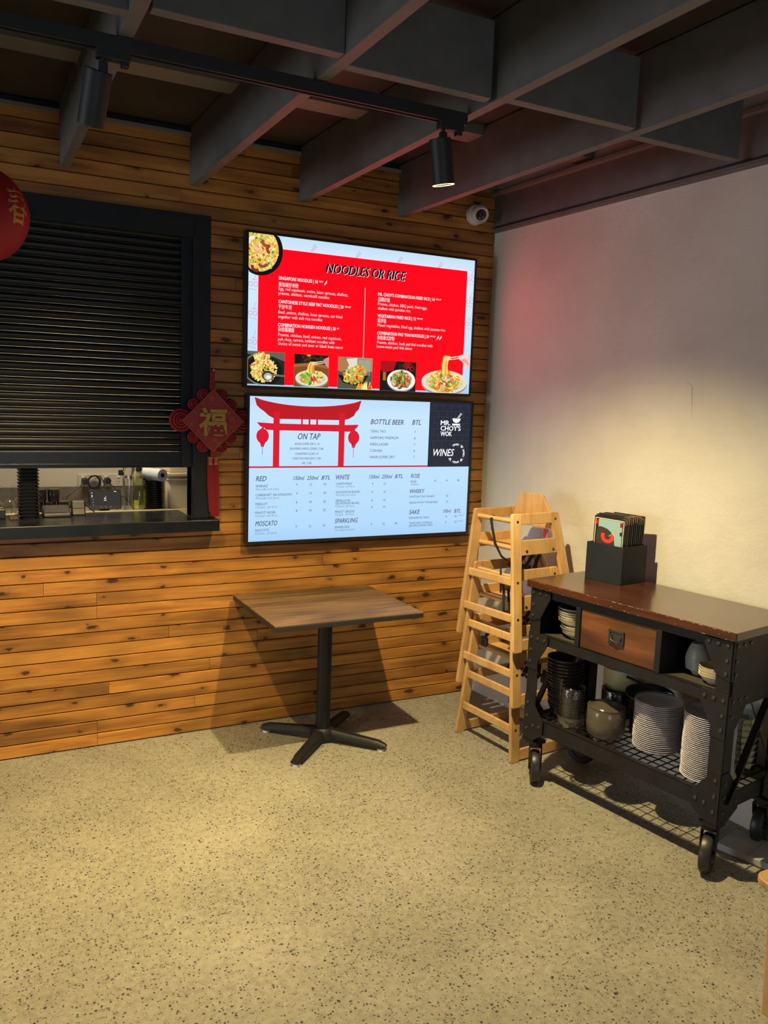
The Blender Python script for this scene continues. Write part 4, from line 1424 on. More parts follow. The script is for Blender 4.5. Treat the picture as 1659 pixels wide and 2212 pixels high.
for k, (x, lab) in enumerate(((-2.205, 'double power outlet with the coiled black cable on the kitchen wall'), (-2.080, 'double power outlet beside the bottle with one black plug'))):
    t = thing('power_outlet', lab, 'outlet', (x, 0.719, 1.297))
    MB().box(-0.062, 0.062, -0.010, 0.0, -0.036, 0.036).build('wall_plate', mat('outlet_plastic', (0.52, 0.48, 0.40), 0.4), t, bev=0.003)
    for sx in (-1, 1):
        MB().box(sx * 0.035 - 0.008, sx * 0.035 + 0.008, -0.014, -0.009, 0.014, 0.026).build('switch', WHITEPLASTIC, t, bev=0.001)
    sm_ = MB()
    for sx in (-1, 1):
        for dx, dz, rt_ in ((-0.007, -0.008, 0.5), (0.007, -0.008, -0.5), (0, -0.022, 0)):
            sm_.box(sx * 0.033 + dx - 0.0012, sx * 0.033 + dx + 0.0012, -0.0108, -0.0095, dz - 0.004, dz + 0.004)
    sm_.build('socket_slots', BLACKMATT, t, kind='stuff')
t = thing('plugged_lead', 'black plug with coiled cable running down from the outlet nearer the trays', 'cable', (-2.205, 0.706, 1.302))
MB().cyl((-0.025, 0.0, -0.008), (-0.025, -0.035, -0.008), 0.021, 0.016, n=20).build('plug', BLACKPLASTIC, t, smooth=40)
co = MB()
for k in range(6):
    r = 0.030 + 0.0022 * (k % 3)
    co.tube([(0.022 + r * math.cos(a), -0.012 - 0.004 * k, -0.012 + r * 1.12 * math.sin(a)) for a in [2 * PI * i / 24 for i in range(25)]], 0.0030, n=6)
co.build('cable_coil', BLACKPLASTIC, t, smooth=60)
MB().tube([(-0.030, -0.03, -0.012), (-0.07, -0.045, -0.045), (-0.13, -0.08, -0.085), (-0.16, -0.16, -0.125), (-0.18, -0.24, -0.165)], 0.0032, n=6).build('cable', BLACKPLASTIC, t, smooth=60)
MB().tube([(0.022, -0.03, 0.024), (0.055, -0.03, 0.020), (0.075, -0.035, -0.02), (0.068, -0.05, -0.070), (0.03, -0.12, -0.10), (0.01, -0.22, -0.125), (0.02, -0.28, -0.17)], 0.0032, n=6).build('cable', BLACKPLASTIC, t, smooth=60)
t = thing('plugged_lead', 'single black plug and thin lead in the outlet nearest the bottle', 'cable', (-2.078, 0.706, 1.302))
MB().cyl((-0.030, 0.0, -0.006), (-0.030, -0.035, -0.006), 0.020, 0.017, n=20).build('plug', BLACKPLASTIC, t, smooth=40)
MB().tube([(-0.022, -0.03, -0.022), (0.004, -0.04, -0.045), (0.012, -0.05, -0.075), (0.008, -0.08, -0.115), (-0.010, -0.20, -0.160)], 0.0024, n=6).build('cable', BLACKPLASTIC, t, smooth=60)
cb = MB()
cb.tube([(-2.30, 0.44, 1.155), (-2.27, 0.45, 1.19), (-2.22, 0.47, 1.232), (-2.16, 0.50, 1.228), (-2.12, 0.48, 1.17)], 0.0036, n=6)
cb.tube([(-2.14, 0.46, 1.19), (-2.10, 0.49, 1.236), (-2.05, 0.48, 1.225), (-2.01, 0.44, 1.165)], 0.0036, n=6)
cb.tube([(-2.36, 0.36, 1.185), (-2.32, 0.33, 1.215), (-2.27, 0.36, 1.20), (-2.23, 0.33, 1.165), (-2.21, 0.30, 1.156)], 0.0034, n=6)
cb.tube([(-2.38, 0.34, 1.165), (-2.34, 0.36, 1.212), (-2.29, 0.33, 1.222), (-2.25, 0.31, 1.185), (-2.24, 0.28, 1.180)], 0.0034, n=6)
o = cb.build('tablet_leads', BLACKPLASTIC, smooth=60, kind='stuff')
tag(o, 'tangle of black leads looping behind the order tablet', 'cables')
o = MB().box(-2.06, -1.99, 0.31, 0.37, 1.149, 1.152).box(-2.05, -2.00, 0.315, 0.36, 1.153, 1.156).build('paper_slips', PAPERW)
tag(o, 'white paper slips on the bench below the bottle', 'paper')
o = MB().box(-2.245, -2.05, 0.303, 0.345, 1.149, 1.155).build('flat_keyboard', DARKSTEEL, bev=0.002)
tag(o, 'flat dark keyboard strip in front of the order tablet', 'keyboard')

t = thing('glass_carafe', 'tall clear carafe with a shiny metal scoop beside the bottle', 'carafe', (-2.041, 0.40, 1.149))
MB().lathe([(0.0, 0.0), (0.030, 0.0), (0.032, 0.006), (0.031, 0.15), (0.029, 0.20), (0.027, 0.20), (0.029, 0.15), (0.029, 0.01), (0.0, 0.008)], n=24).build('carafe_body', GLASS, t, smooth=50)
sc_ = MB()
sc_.tube([(-0.026, 0.0, 0.15), (-0.030, 0, 0.22), (-0.016, 0, 0.262), (0.012, 0, 0.268), (0.024, 0, 0.24), (0.010, 0, 0.18)], [0.006, 0.007, 0.008, 0.009, 0.009, 0.006], n=10)
sc_.build('metal_scoop', mat('brassy_steel', (0.75, 0.62, 0.38), 0.15, 1.0), t, smooth=60)
MB().cyl((0, 0, 0.19), (0.0, 0, 0.205), 0.028, 0.02, n=20).build('collar', STEEL, t, smooth=40)
MB().box(-0.055, -0.028, -0.008, 0.008, 0.205, 0.235).build('clip', BLACKPLASTIC, t, bev=0.004)

t = thing('oil_bottle', 'clear bottle with yellow labels and a black pourer spout', 'bottle', (-1.989, 0.385, 1.149))
MB().lathe([(0.0, 0.0), (0.032, 0.0), (0.035, 0.005), (0.035, 0.120), (0.026, 0.165), (0.0145, 0.205), (0.0135, 0.232), (0.0, 0.232)], n=28).build('bottle_body', GREENGLASS, t, smooth=50)
MB().lathe([(0.0155, 0.200), (0.0150, 0.229), (0.0, 0.23)], n=20).build('neck_label', mat('pale_yellow_foil', (0.50, 0.48, 0.14), 0.5), t, smooth=50)
MB().lathe([(0.017, 0.230), (0.018, 0.245), (0.010, 0.253), (0.006, 0.285), (0.0, 0.285)], n=16).build('pourer', BLACKPLASTIC, t, smooth=50)
for a0, w_, z0, z1, lab in ((-118, 46, 0.028, 0.072, 1), (-30, 40, 0.028, 0.125, 2)):
    lb = MB(); vs, fs = [], []
    for j in range(9):
        a = math.radians(a0 - w_ / 2 + w_ * j / 8 - 10)
        vs += [(0.0356 * math.cos(a), 0.0356 * math.sin(a), z0), (0.0356 * math.cos(a), 0.0356 * math.sin(a), z1)]
    for j in range(8):
        fs.append((j * 2, j * 2 + 2, j * 2 + 3, j * 2 + 1))
    lb.add(vs, fs).build('paper_label', mat('lime_label', (0.55, 0.58, 0.04), 0.5), t)

bwp = [(0.0, 0.0), (0.036, 0.0), (0.058, 0.012), (0.0620, 0.0125), (0.0620, 0.0150), (0.057, 0.0152), (0.034, 0.004), (0.0, 0.004)]
b0 = MB().lathe(bwp, n=28).build('food_container', BLACKCHINA, smooth=40, loc=(-1.902, 0.40, 1.149))
tag(b0, 'round black container, lowest of the stack under the paper roll', 'container', 'stacked round black containers')
for k in range(1, 18):
    c = b0.copy(); COL.objects.link(c)
    c['label'] = 'round black container, %s of the stack under the paper roll' % ordinal(k, 18)
    c.location = (-1.902 - 0.0003 * k, 0.40, 1.149 + 0.0098 * k)
t = thing('paper_roll', 'white paper towel roll lying on the black container stack', 'paper roll', (-1.918, 0.385, 1.149 + 0.0098 * 17 + 0.0152 + 0.0305), 0.45)
MB().lathe([(0.013, -0.09), (0.033, -0.09), (0.033, 0.09), (0.013, 0.09)], n=32, close=True).build('paper', PAPERBLUE, t, smooth=40, rot=(PI / 2, 0, 0))
MB().lathe([(0.0112, -0.091), (0.0125, -0.091), (0.0125, 0.091), (0.0112, 0.091)], n=24, close=True).build('core', mat('cardboard_core', (0.10, 0.075, 0.05), 0.8), t, smooth=40, rot=(PI / 2, 0, 0))

t = thing('storage_tub', 'large cream lidded tub at the hatch end of the kitchen bench', 'tub', (-1.655, 0.56, 1.149))
MB().box(-0.165, 0.16, -0.14, 0.15, 0.0, 0.195).build('tub_body', CREAMBOX, t, bev=0.012)
MB().box(-0.178, 0.17, -0.155, 0.16, 0.195, 0.215).box(-0.172, 0.165, -0.15, 0.155, 0.172, 0.180).build('lid', CREAMBOX, t, bev=0.004)
t = thing('storage_tub', 'second cream tub stacked above the lidded one in the hatch', 'tub', (-1.655, 0.56, 1.149 + 0.2155))
MB().box(-0.165, 0.16, -0.14, 0.15, 0.0, 0.20).build('tub_body', CREAMBOX, t, bev=0.012)
MB().box(-0.175, 0.17, -0.15, 0.16, 0.20, 0.22).build('lid', CREAMBOX, t, bev=0.004)

# ================================================================== TABLE
t = thing('pedestal_table', 'square slatted wooden table on a black four-foot pedestal by the wood wall', 'table', (-1.184, -0.375, 0))
TW, TD, TH = 0.796, 0.665, 0.750
nb = 9
bwid = (TD - 0.004) / nb
for k in range(nb):
    y0 = -TD / 2 + 0.002 + k * bwid
    MB().box(-TW / 2 + 0.001, TW / 2 - 0.001, 0.0008, bwid - 0.0012, 0, 0.006).build('board', TEAK, t, bev=0.0012, loc=(0, y0, TH - 0.006 + 0.0004 * ((k * 7) % 3)))
MB().box(-TW / 2, TW / 2, -TD / 2, TD / 2, TH - 0.028, TH - 0.0062).build('black_edge', mat('table_edge_black', (0.018, 0.018, 0.02), 0.5), t, bev=0.002)
MB().box(-0.13, 0.13, -0.13, 0.13, TH - 0.036, TH - 0.028).box(-0.20, 0.20, -0.02, 0.02, TH - 0.042, TH - 0.034).box(-0.02, 0.02, -0.20, 0.20, TH - 0.042, TH - 0.034).build('top_plate', BLACKSTEEL, t, bev=0.002)
MB().cyl((0, 0, 0.05), (0, 0, TH - 0.036), 0.038, n=36).build('column', BLACKSTEEL, t, smooth=40)
MB().lathe([(0.0, 0.082), (0.048, 0.080), (0.062, 0.066), (0.066, 0.040), (0.0, 0.036)], n=32).build('hub', BLACKSTEEL, t, smooth=40)
for (sx, sy) in ((-1, 1), (-1, -1), (1, -1), (1, 1)):
    d = Vector((sx * 0.253, sy * 0.248, 0))
    L_ = d.length; d.normalize(); s_ = Vector((-d.y, d.x, 0))
    arm = MB(); vs, fs = [], []
    secs = []
    for k in range(9):
        q = k / 8
        a = 0.025 + (L_ - 0.025) * q
        zt = 0.076 - 0.030 * q - (0.010 if k == 8 else 0)
        zb = 0.040 - 0.026 * q + (0.004 if k == 8 else 0)
        wt = 0.024 - 0.004 * q - (0.006 if k == 8 else 0)
        wb_ = 0.031 - 0.003 * q - (0.006 if k == 8 else 0)
        secs.append([(-wb_, zb), (-wb_, zb + 0.008), (-wt, zt - 0.006), (-wt + 0.007, zt), (wt - 0.007, zt), (wt, zt - 0.006), (wb_, zb + 0.008), (wb_, zb)])
        vs += [d * a + s_ * u + Vector((0, 0, v)) for u, v in secs[-1]]
    for k in range(8):
        for j in range(8):
            fs.append((k * 8 + j, k * 8 + (j + 1) % 8, (k + 1) * 8 + (j + 1) % 8, (k + 1) * 8 + j))
    fs += [tuple(range(7, -1, -1)), tuple(range(64, 72))]
    ao = arm.add(vs, fs).build('foot_arm', BLACKSTEEL, t, smooth=35)
    g_ = d * (L_ - 0.026)
    MB().cyl((g_.x, g_.y, 0.0), (g_.x, g_.y, 0.009), 0.021, n=20).cyl((g_.x, g_.y, 0.009), (g_.x, g_.y, 0.02), 0.008, n=10).build('glide', WHITEPLASTIC, ao, smooth=40)

# ================================================================== HIGH CHAIRS
CW, CD, CDT, CH = 0.470, 0.480, 0.345, 0.690
JF = 0.030                                     # the front legs lean back a little
LEANY = 0.080


def side_pt(sgn):
    def fn(s, z, w):
        y = LEANY * z / CH + w
        if sgn > 0:
            y = CW - y
        return (s, y, z)
    return fn


def rr_quad(p, r=0.014, n=4):
    """quad with rounded corners"""
    out = []
    m = len(p)
    for i in range(m):
        a, b, c = Vector(p[i - 1]), Vector(p[i]), Vector(p[(i + 1) % m])
        d1, d2 = (a - b).normalized(), (c - b).normalized()
        s, e = b + d1 * r, b + d2 * r
        for k in range(n + 1):
            q = k / n
            out.append(tuple((s * (1 - q) + b * q) * (1 - q) + (b * (1 - q) + e * q) * q))
    return out


def make_high_chair(label, straps):
    t = thing('wooden_high_chair', label, 'high chair', (-0.416, -1.014, 0), 0.104, 'stacked wooden high chairs')

    def bk(z):
        return CD + (CDT - CD) * z / CH
    for sg in (-1, 1):
        fn = side_pt(sg)
        MB().prism(rr_quad([(0, 0), (0.058, 0), (0.058 + JF, CH), (JF, CH)]), fn, 0.0, 0.020).build('front_leg', BEECH, t, bev=0.003)
        MB().prism(rr_quad([(CD - 0.060, 0), (CD, 0), (CDT, CH), (CDT - 0.058, CH)]), fn, 0.0, 0.020).build('rear_leg', BEECH, t, bev=0.003)
        for z0, z1, nm in ((CH - 0.056, CH - 0.001, 'arm_rail'), (0.480, 0.556, 'seat_rail'), (0.008, 0.062, 'bottom_rail')):
            MB().prism([(0.057 + JF * z0 / CH, z0), (bk(z0) - 0.059, z0), (bk(z1) - 0.058, z1), (0.057 + JF * z1 / CH, z1)], fn, 0.002, 0.018).build(nm, BEECH, t, bev=0.003)
        bm_ = MB()
        for (s, z) in ((0.030 + JF, CH - 0.040), (bk(CH) - 0.026, CH - 0.036), (0.115, 0.500), (bk(0.5) - 0.085, 0.500), (0.045, 0.348), (0.037, 0.165)):
            a = fn(s, z, -0.0008); b = fn(s, z, 0.004)
            bm_.cyl(a, b, 0.0072, n=12)
        bm_.build('bolt_heads', DARKSTEEL, t, smooth=40, kind='stuff')

    def yin(z, off=0.018):
        return LEANY * z / CH + off
    for z in (0.348, 0.165):
        MB().box(0.012 + JF * z / CH, 0.030 + JF * z / CH, yin(z), CW - yin(z), z - 0.020, z + 0.020).build('front_slat', BEECH, t, bev=0.004)
    z = CH - 0.040
    MB().cyl((0.030 + JF, yin(z), z), (0.030 + JF, CW - yin(z), z), 0.0125, n=18).build('front_rod', BEECH, t, smooth=40)
    z = 0.515
    MB().box(0.095, bk(z) - 0.07, yin(z), CW - yin(z), z - 0.022, z - 0.006).build('seat', BEECH, t, bev=0.005)
    MB().cyl((0.090, yin(z), z - 0.008), (0.090, CW - yin(z), z - 0.008), 0.0125, n=18).build('seat_rod', BEECH, t, smooth=40)
    ya = yin(CH, 0.020); yb = CW - ya
    yl = yin(0.6, 0.020)
    bp = [(yl, 0.598), (CW - yl, 0.598), (CW - yl, 0.66), (yb - 0.002, CH - 0.004), (yb - 0.050, CH + 0.078), (yb - 0.066, CH + 0.084), (ya + 0.066, CH + 0.084), (ya + 0.050, CH + 0.078), (ya + 0.002, CH - 0.004), (yl, 0.66)]
    MB().prism(bp, lambda u, v, w: (CDT - 0.035 - 0.10 * (v - CH) + w, u, v), -0.009, 0.009).build('backrest', BEECH, t, bev=0.004)
    MB().box(CD - 0.075, CD - 0.055, yin(0.05), CW - yin(0.05), 0.04, 0.09).build('rear_stretcher', BEECH, t, bev=0.004)
    # webbing harness
    ym = CW / 2
    if straps == 0:
        yy = 0.26
        MB().ribbon([(0.047, yy, CH - 0.040), (0.03, yy, CH - 0.025), (0.014, yy, CH - 0.042), (0.02, yy - 0.005, CH - 0.09), (0.030, yy - 0.02, CH - 0.17), (0.05, yy - 0.05, CH - 0.235), (0.085, yy - 0.10, CH - 0.27), (0.10, yy - 0.13, CH - 0.26)], (0, 1, 0), 0.020).build('strap', WEB, t, loc=(JF, 0, 0))
        MB().ribbon([(0.03, yy - 0.07, CH - 0.26), (0.028, yy - 0.075, CH - 0.34), (0.032, yy - 0.075, CH - 0.42)], (0, 1, 0), 0.012).build('strap', WEB, t, loc=(JF, 0, 0))
    elif straps == 1:
        yy = 0.17
        MB().ribbon([(0.045, yy, CH - 0.045), (0.03, yy, CH - 0.026), (0.015, yy, CH - 0.045), (0.018, yy - 0.01, CH - 0.12), (0.022, yy - 0.012, CH - 0.22), (0.035, yy - 0.03, CH - 0.27), (0.07, yy - 0.04, CH - 0.25)], (0, 1, 0), 0.020).build('strap', WEB, t, loc=(JF, 0, 0))
        MB().ribbon([(0.05, yy - 0.02, CH - 0.05), (0.04, yy - 0.022, CH - 0.13), (0.05, yy - 0.025, CH - 0.22)], (0, 1, 0), 0.018).build('strap', WEB, t, loc=(JF, 0, 0))
    else:
        yy = 0.25
        MB().ribbon([(0.045, yy - 0.02, CH - 0.045), (0.03, yy - 0.02, CH - 0.027), (0.014, yy - 0.01, CH - 0.05), (0.012, yy + 0.03, CH - 0.085), (0.012, yy + 0.05, CH - 0.105)], (0.2, 1, 0.4), 0.022).build('strap', WEB, t, loc=(JF, 0, 0))
        MB().box(0.004, 0.018, yy + 0.035, yy + 0.075, CH - 0.16, CH - 0.105).box(0.002, 0.020, yy + 0.030, yy + 0.040, CH - 0.150, CH - 0.110).build('buckle', BLACKPLASTIC, t, bev=0.004, loc=(JF, 0, 0))
        MB().ribbon([(0.048, yy - 0.10, CH - 0.045), (0.03, yy - 0.10, CH - 0.026), (0.014, yy - 0.10, CH - 0.045), (0.018, yy - 0.10, CH - 0.09)], (0, 1, 0), 0.022).build('strap', WEB, t, loc=(JF, 0, 0))
        MB().ribbon([(0.05, yy - 0.12, CH - 0.12), (0.045, yy - 0.125, CH - 0.25), (0.05, yy - 0.125, CH - 0.42)], (0, 1, 0), 0.014).build('strap', WEB, t, loc=(JF, 0, 0))
    # straps and buckles gathered behind the seat
    for k in range(4):
        y0 = 0.16 + 0.045 * k
        MB().ribbon([(CDT - 0.02, y0, 0.490), (CDT - 0.04, y0 + 0.01, 0.45), (CDT - 0.09 - 0.02 * k, y0 - 0.01, 0.39), (CDT - 0.06, y0 + 0.012, 0.34), (CDT - 0.03, y0, 0.37), (CDT - 0.02, y0 + 0.01, 0.44)], (0, 1, 0), 0.024).build('harness_strap', WEB, t)
    MB().box(CDT - 0.03, CDT - 0.01, 0.10, 0.15, 0.335, 0.385).box(CDT - 0.028, CDT - 0.012, 0.108, 0.142, 0.375, 0.405).build('buckle', BLACKPLASTIC, t, bev=0.005)
    MB().box(CDT - 0.054, CDT - 0.050, 0.10, 0.13, 0.555, 0.60).build('care_tag', mat('red_white_tag', (0.55, 0.10, 0.08), 0.6), t)
    return t


hc = [make_high_chair('wooden high chair at the bottom of the corner stack standing on the floor', 2),
      make_high_chair('wooden high chair in the middle of the corner stack', 1),
      make_high_chair('wooden high chair on top of the corner stack with a full backrest showing', 0)]
hc[1].location = (-0.428, -1.016, 0.293)
hc[2].location = (-0.441, -1.018, 0.582)
hc[1].rotation_euler = (-0.012, 0, 0.104)
hc[2].rotation_euler = (-0.024, 0, 0.104)

# ================================================================== CART
CX, CY, CT = -0.490, -1.154, 0.172
CL, CDEP = 1.062, 0.486
SH_LOW, SH_MID = 0.325, 0.742


def cw(a, b, z=0.0):
    return (CX + math.cos(CT) * a + math.sin(CT) * b, CY + math.sin(CT) * a - math.cos(CT) * b, z)


cart = thing('serving_cart', 'black steel cart with dark red-brown top and bolted corners against the plaster wall', 'cart', (CX, CY, 0), CT)
# top
MB().box(0.0, CDEP, -CL, 0.0, 0.962, 0.996).build('top', MAHOG, cart, bev=0.004)
wr = random.Random(9)
we = MB()
for k in range(64):
    b = wr.uniform(0.02, CL - 0.02)
    w_ = wr.uniform(0.002, 0.010) * (2.0 if 0.42 < b < 0.62 or 0.80 < b < 0.98 else 0.8)
    zt = 0.9935 if wr.random() < 0.62 else (wr.uniform(0.964, 0.976) if wr.random() < 0.6 else 0.964)
    hh = wr.uniform(0.0008, 0.0022)
    we.add([(-0.0006, -b, zt), (-0.0006, -b - w_, zt), (-0.0006, -b - w_ * 0.9, zt + hh), (-0.0006, -b - w_ * 0.2, zt + hh * 1.2)], [(0, 1, 2, 3)])
we.build('worn_edge_chips', WORN, cart, kind='stuff')


def L_post(name, a0, b0, sa, sb, z0, z1, w=0.062, tk=0.006):
    """angle-iron post with its corner at (a0,b0); flanges run towards +sa and +sb"""
    m = MB()
    xa = sorted((a0, a0 + sa * w)); yb = sorted((-b0, -(b0 + sb * w)))
    m.box(xa[0], xa[1], *sorted((-b0, -(b0 + sb * tk))), z0, z1)
    m.box(*sorted((a0, a0 + sa * tk)), yb[0], yb[1], z0, z1)
    return m.build(name, BLACKSTEEL, cart, bev=0.0015)


AF, AB, BL, BR = 0.018, CDEP - 0.018, 0.020, CL - 0.018
for a0, sa in ((AF, 1), (AB, -1)):
    for b0, sb in ((BL, 1), (BR, -1)):
        L_post('corner_post', a0, b0, sa, sb, 0.205, 0.962)
# rails
for z0, z1, nm in ((0.922, 0.962, 'upper_rail'), (0.695, 0.742, 'shelf_rail'), (0.262, 0.330, 'lower_rail')):
    for a in (AF, AB):
        y0, y1 = -(BR - 0.002), -(BL + 0.002)
        dz = 0.0
        MB().box(a + 0.006 if a == AF else a - 0.012, a + 0.012 if a == AF else a - 0.006, y0, y1, z0, z1).box(*((a + 0.006, a + 0.040) if a == AF else (a - 0.040, a - 0.006)), y0, y1, z1 - 0.004, z1).build(nm, BLACKSTEEL, cart, bev=0.0015)
    for b in (BL, BR):
        MB().box(AF + 0.002, AB - 0.002, *sorted((-(b + (0.006 if b == BL else -0.006)), -(b + (0.012 if b == BL else -0.012)))), z0, z1).build(nm, BLACKSTEEL, cart, bev=0.0015)
# mid shelf, cubby walls and back
MB().box(AF + 0.012, AB - 0.002, -(BR - 0.008), -(BL + 0.008), 0.728, 0.741).build('mid_shelf', mat('worn_shelf_board', (0.045, 0.036, 0.024), 0.6, var=0.3, vscale=9), cart)
MB().box(AB - 0.014, AB - 0.003, -(BR - 0.008), -(BL + 0.008), 0.741, 0.962).build('back_panel', BLACKMATT, cart)
for b in (BL, BR - 0.004):
    MB().box(AF + 0.012, AB - 0.014, -(b + 0.010), -(b + 0.006) if b == BL else -(b - 0.002), 0.69, 0.962).build('end_panel', BLACKSTEEL, cart)
for b0, b1 in ((0.286, 0.312), (0.704, 0.732)):
    MB().box(AF + 0.003, AB - 0.014, -b1, -b0, 0.741, 0.924).build('divider', BLACKSTEEL, cart, bev=0.002)
# drawer
dr = MB().box(AF + 0.012, AF + 0.030, -0.7035, -0.3125, 0.7435, 0.9205).build('drawer', DRAWER, cart, bev=0.002)
MB().box(AF + 0.030, AB - 0.06, -0.70, -0.316, 0.748, 0.90).build('drawer_box', BLACKMATT, cart)
hp = MB()
hy, hz = -0.508, 0.836
hp.box(AF + 0.0085, AF + 0.0125, hy - 0.040, hy + 0.040, hz - 0.031, hz + 0.031)
ha = hp.build('handle_plate', DARKSTEEL, dr, bev=0.002)
fr = MB()
for (y0, y1, z0, z1) in ((-0.040, -0.030, -0.031, 0.031), (0.030, 0.040, -0.031, 0.031), (-0.040, 0.040, 0.022, 0.031), (-0.040, 0.040, -0.031, -0.024)):
    fr.box(AF + 0.004, AF + 0.010, hy + y0, hy + y1, hz + z0, hz + z1)
fr.build('handle_frame', DARKSTEEL, dr, bev=0.002)
MB().tube([(AF + 0.006, hy - 0.026, hz + 0.008), (AF - 0.002, hy - 0.022, hz - 0.012), (AF - 0.005, hy, hz - 0.017), (AF - 0.002, hy + 0.022, hz - 0.012), (AF + 0.006, hy + 0.026, hz + 0.008)], 0.003, n=8).build('pull_ring', DARKSTEEL, dr, smooth=60)
# gussets with bolts
bolts = MB()


def gusset_front(b0, sb, zc, up):
    """plate in the front face: post flange plus diagonal"""
    pts = {
        'top': [(0, 0.955), (0.118, 0.955), (0.118, 0.925), (0.064, 0.820), (0, 0.800)],
        'mid': [(0, 0.748), (0.118, 0.748), (0.118, 0.700), (0.064, 0.615), (0.064, 0.570), (0, 0.570)],
        'low': [(0, 0.440), (0.030, 0.440), (0.064, 0.395), (0.118, 0.328), (0.118, 0.262), (0.064, 0.225), (0, 0.225)],
    }[zc]
    poly = [(-(b0 + sb * u), v) for u, v in pts]
    MB().prism(poly, lambda u, v, w: (w, u, v), AF - 0.005, AF + 0.001).build('gusset_plate', BLACKSTEEL, cart, bev=0.001)
    bl = {'top': [(0.018, 0.940), (0.058, 0.940), (0.098, 0.940), (0.018, 0.880), (0.018, 0.828)],
          'mid': [(0.018, 0.722), (0.058, 0.722), (0.098, 0.722), (0.018, 0.662), (0.018, 0.605)],
          'low': [(0.020, 0.400), (0.020, 0.335), (0.060, 0.296), (0.098, 0.300), (0.020, 0.272)]}[zc]
    for u, v in bl:
        y = -(b0 + sb * u)
        bolts.cyl((AF - 0.004, y, v), (AF - 0.010, y, v), 0.0085, 0.0065, n=10)


def gusset_end(sgn_b, b0, zc):
    poly = {'top': [(AF, 0.955), (AF + 0.135, 0.955), (AF + 0.135, 0.925), (AF + 0.064, 0.810), (AF, 0.800)],
            'mid': [(AF, 0.742), (AF + 0.13, 0.742), (AF + 0.13, 0.70), (AF + 0.064, 0.61), (AF, 0.57)],
            'low': [(AF, 0.43), (AF + 0.05, 0.43), (AF + 0.13, 0.33), (AF + 0.13, 0.262), (AF + 0.064, 0.225), (AF, 0.225)]}[zc]
    for mir in (0, 1):
        pl = poly if not mir else [(AF + AB - u, v) for u, v in poly]
        MB().prism(pl, lambda u, v, w: (u, -(b0 + sgn_b * w), v), -0.001, 0.005).build('gusset_plate', BLACKSTEEL, cart, bev=0.001)
        for u, v in {'top': [(0.02, 0.940), (0.065, 0.940), (0.11, 0.940), (0.02, 0.880), (0.02, 0.828)], 'mid': [(0.02, 0.722), (0.065, 0.722), (0.11, 0.722), (0.02, 0.66)], 'low': [(0.02, 0.39), (0.02, 0.335), (0.065, 0.296), (0.11, 0.30), (0.02, 0.272)]}[zc]:
            x = AF + u if not mir else AB - u
            bolts.cyl((x, -(b0 + sgn_b * 0.004), v), (x, -(b0 + sgn_b * 0.010), v), 0.0085, 0.0065, n=10)


for zc in ('top', 'mid', 'low'):
    gusset_front(BL, 1, zc, 1)
    gusset_front(BR, -1, zc, 1)
    gusset_end(1, BR, zc)
    gusset_end(-1, BL, zc)
bolts.build('bolt_heads', DARKSTEEL, cart, smooth=40, kind='stuff')
# end braces
for b in (BL - 0.004, BR + 0.004):
    y = -b
    MB().bar((AF + 0.04, y, 0.30), (AB - 0.05, y, 0.86), 0.010, 0.028, up=(0, 1, 0)).build('cross_brace', BLACKSTEEL, cart)
    MB().bar((AF + 0.06, y + 0.004, 0.86), (AB - 0.04, y + 0.004, 0.30), 0.004, 0.004, up=(0, 1, 0)).build('brace_rod', BLACKSTEEL, cart)
# wire shelf
w0 = MB().box(AF + 0.01, AB - 0.01, -0.0022, 0.0022, SH_LOW - 0.0065, SH_LOW - 0.002).build('shelf_wire', BLACKSTEEL, cart, loc=(0, -0.06, 0))
k = 1
while 0.06 + 0.044 * k < CL - 0.04:
    c = w0.copy(); COL.objects.link(c); c.location = (0, -0.06 - 0.044 * k, 0); k += 1
w1 = MB().box(-0.0022, 0.0022, -(BR - 0.01), -(BL + 0.01), SH_LOW - 0.0100, SH_LOW - 0.0055).build('shelf_wire_long', BLACKSTEEL, cart, loc=(AF + 0.05, 0, 0))
for k in range(1, 9):
    c = w1.copy(); COL.objects.link(c); c.location = (AF + 0.05 + 0.046 * k, 0, 0)


def caster(a, b, swing):
    c = Vector((a, -b, 0))
    R = 0.080
    f = Vector((math.cos(swing), math.sin(swing), 0))
    s = Vector((-f.y, f.x, 0))
    o = c + f * 0.012
    MB().box(a - 0.034, a + 0.034, -b - 0.034, -b + 0.034, 0.196, 0.212).cyl((a, -b, 0.182), (a, -b, 0.198), 0.032, n=24).build('caster_plate', BLACKSTEEL, cart, bev=0.002)
    wh = MB()
    prof = [(0.050, -0.021), (R - 0.008, -0.021), (R - 0.002, -0.016), (R, -0.006), (R, 0.006), (R - 0.002, 0.016), (R - 0.008, 0.021), (0.050, 0.021), (0.045, 0.014), (0.018, 0.014), (0.018, -0.014), (0.045, -0.014)]
    wh.lathe(prof, n=36, close=True)
    rot = Vector((0, 0, 1)).rotation_difference(s).to_euler()
    w = wh.build('wheel', RUBBER, cart, smooth=35, loc=o + Vector((0, 0, R)), rot=rot)
    MB().cyl((0, 0, -0.031), (0, 0, 0.031), 0.012, n=14).build('axle', DARKSTEEL, w, smooth=40)
    fk = MB()
    for sg in (-1, 1):
        p = [(-0.030, 0.182), (0.030, 0.182), (0.026, 0.150), (0.018, R - 0.012), (-0.006, R - 0.014), (-0.028, 0.150)]
        fk.prism(p, lambda u, v, q: tuple(c + f * (u + 0.012 * (0.182 - v) / 0.1) + s * (sg * 0.0285 + q) + Vector((0, 0, v))), -0.002, 0.002)
    fk.prism([(-0.030, -0.030), (0.030, -0.030), (0.030, 0.030), (-0.030, 0.030)], lambda u, v, q: tuple(c + f * u + s * v + Vector((0, 0, q))), 0.178, 0.184)
    fk.build('fork', BLACKSTEEL, cart, bev=0.001)


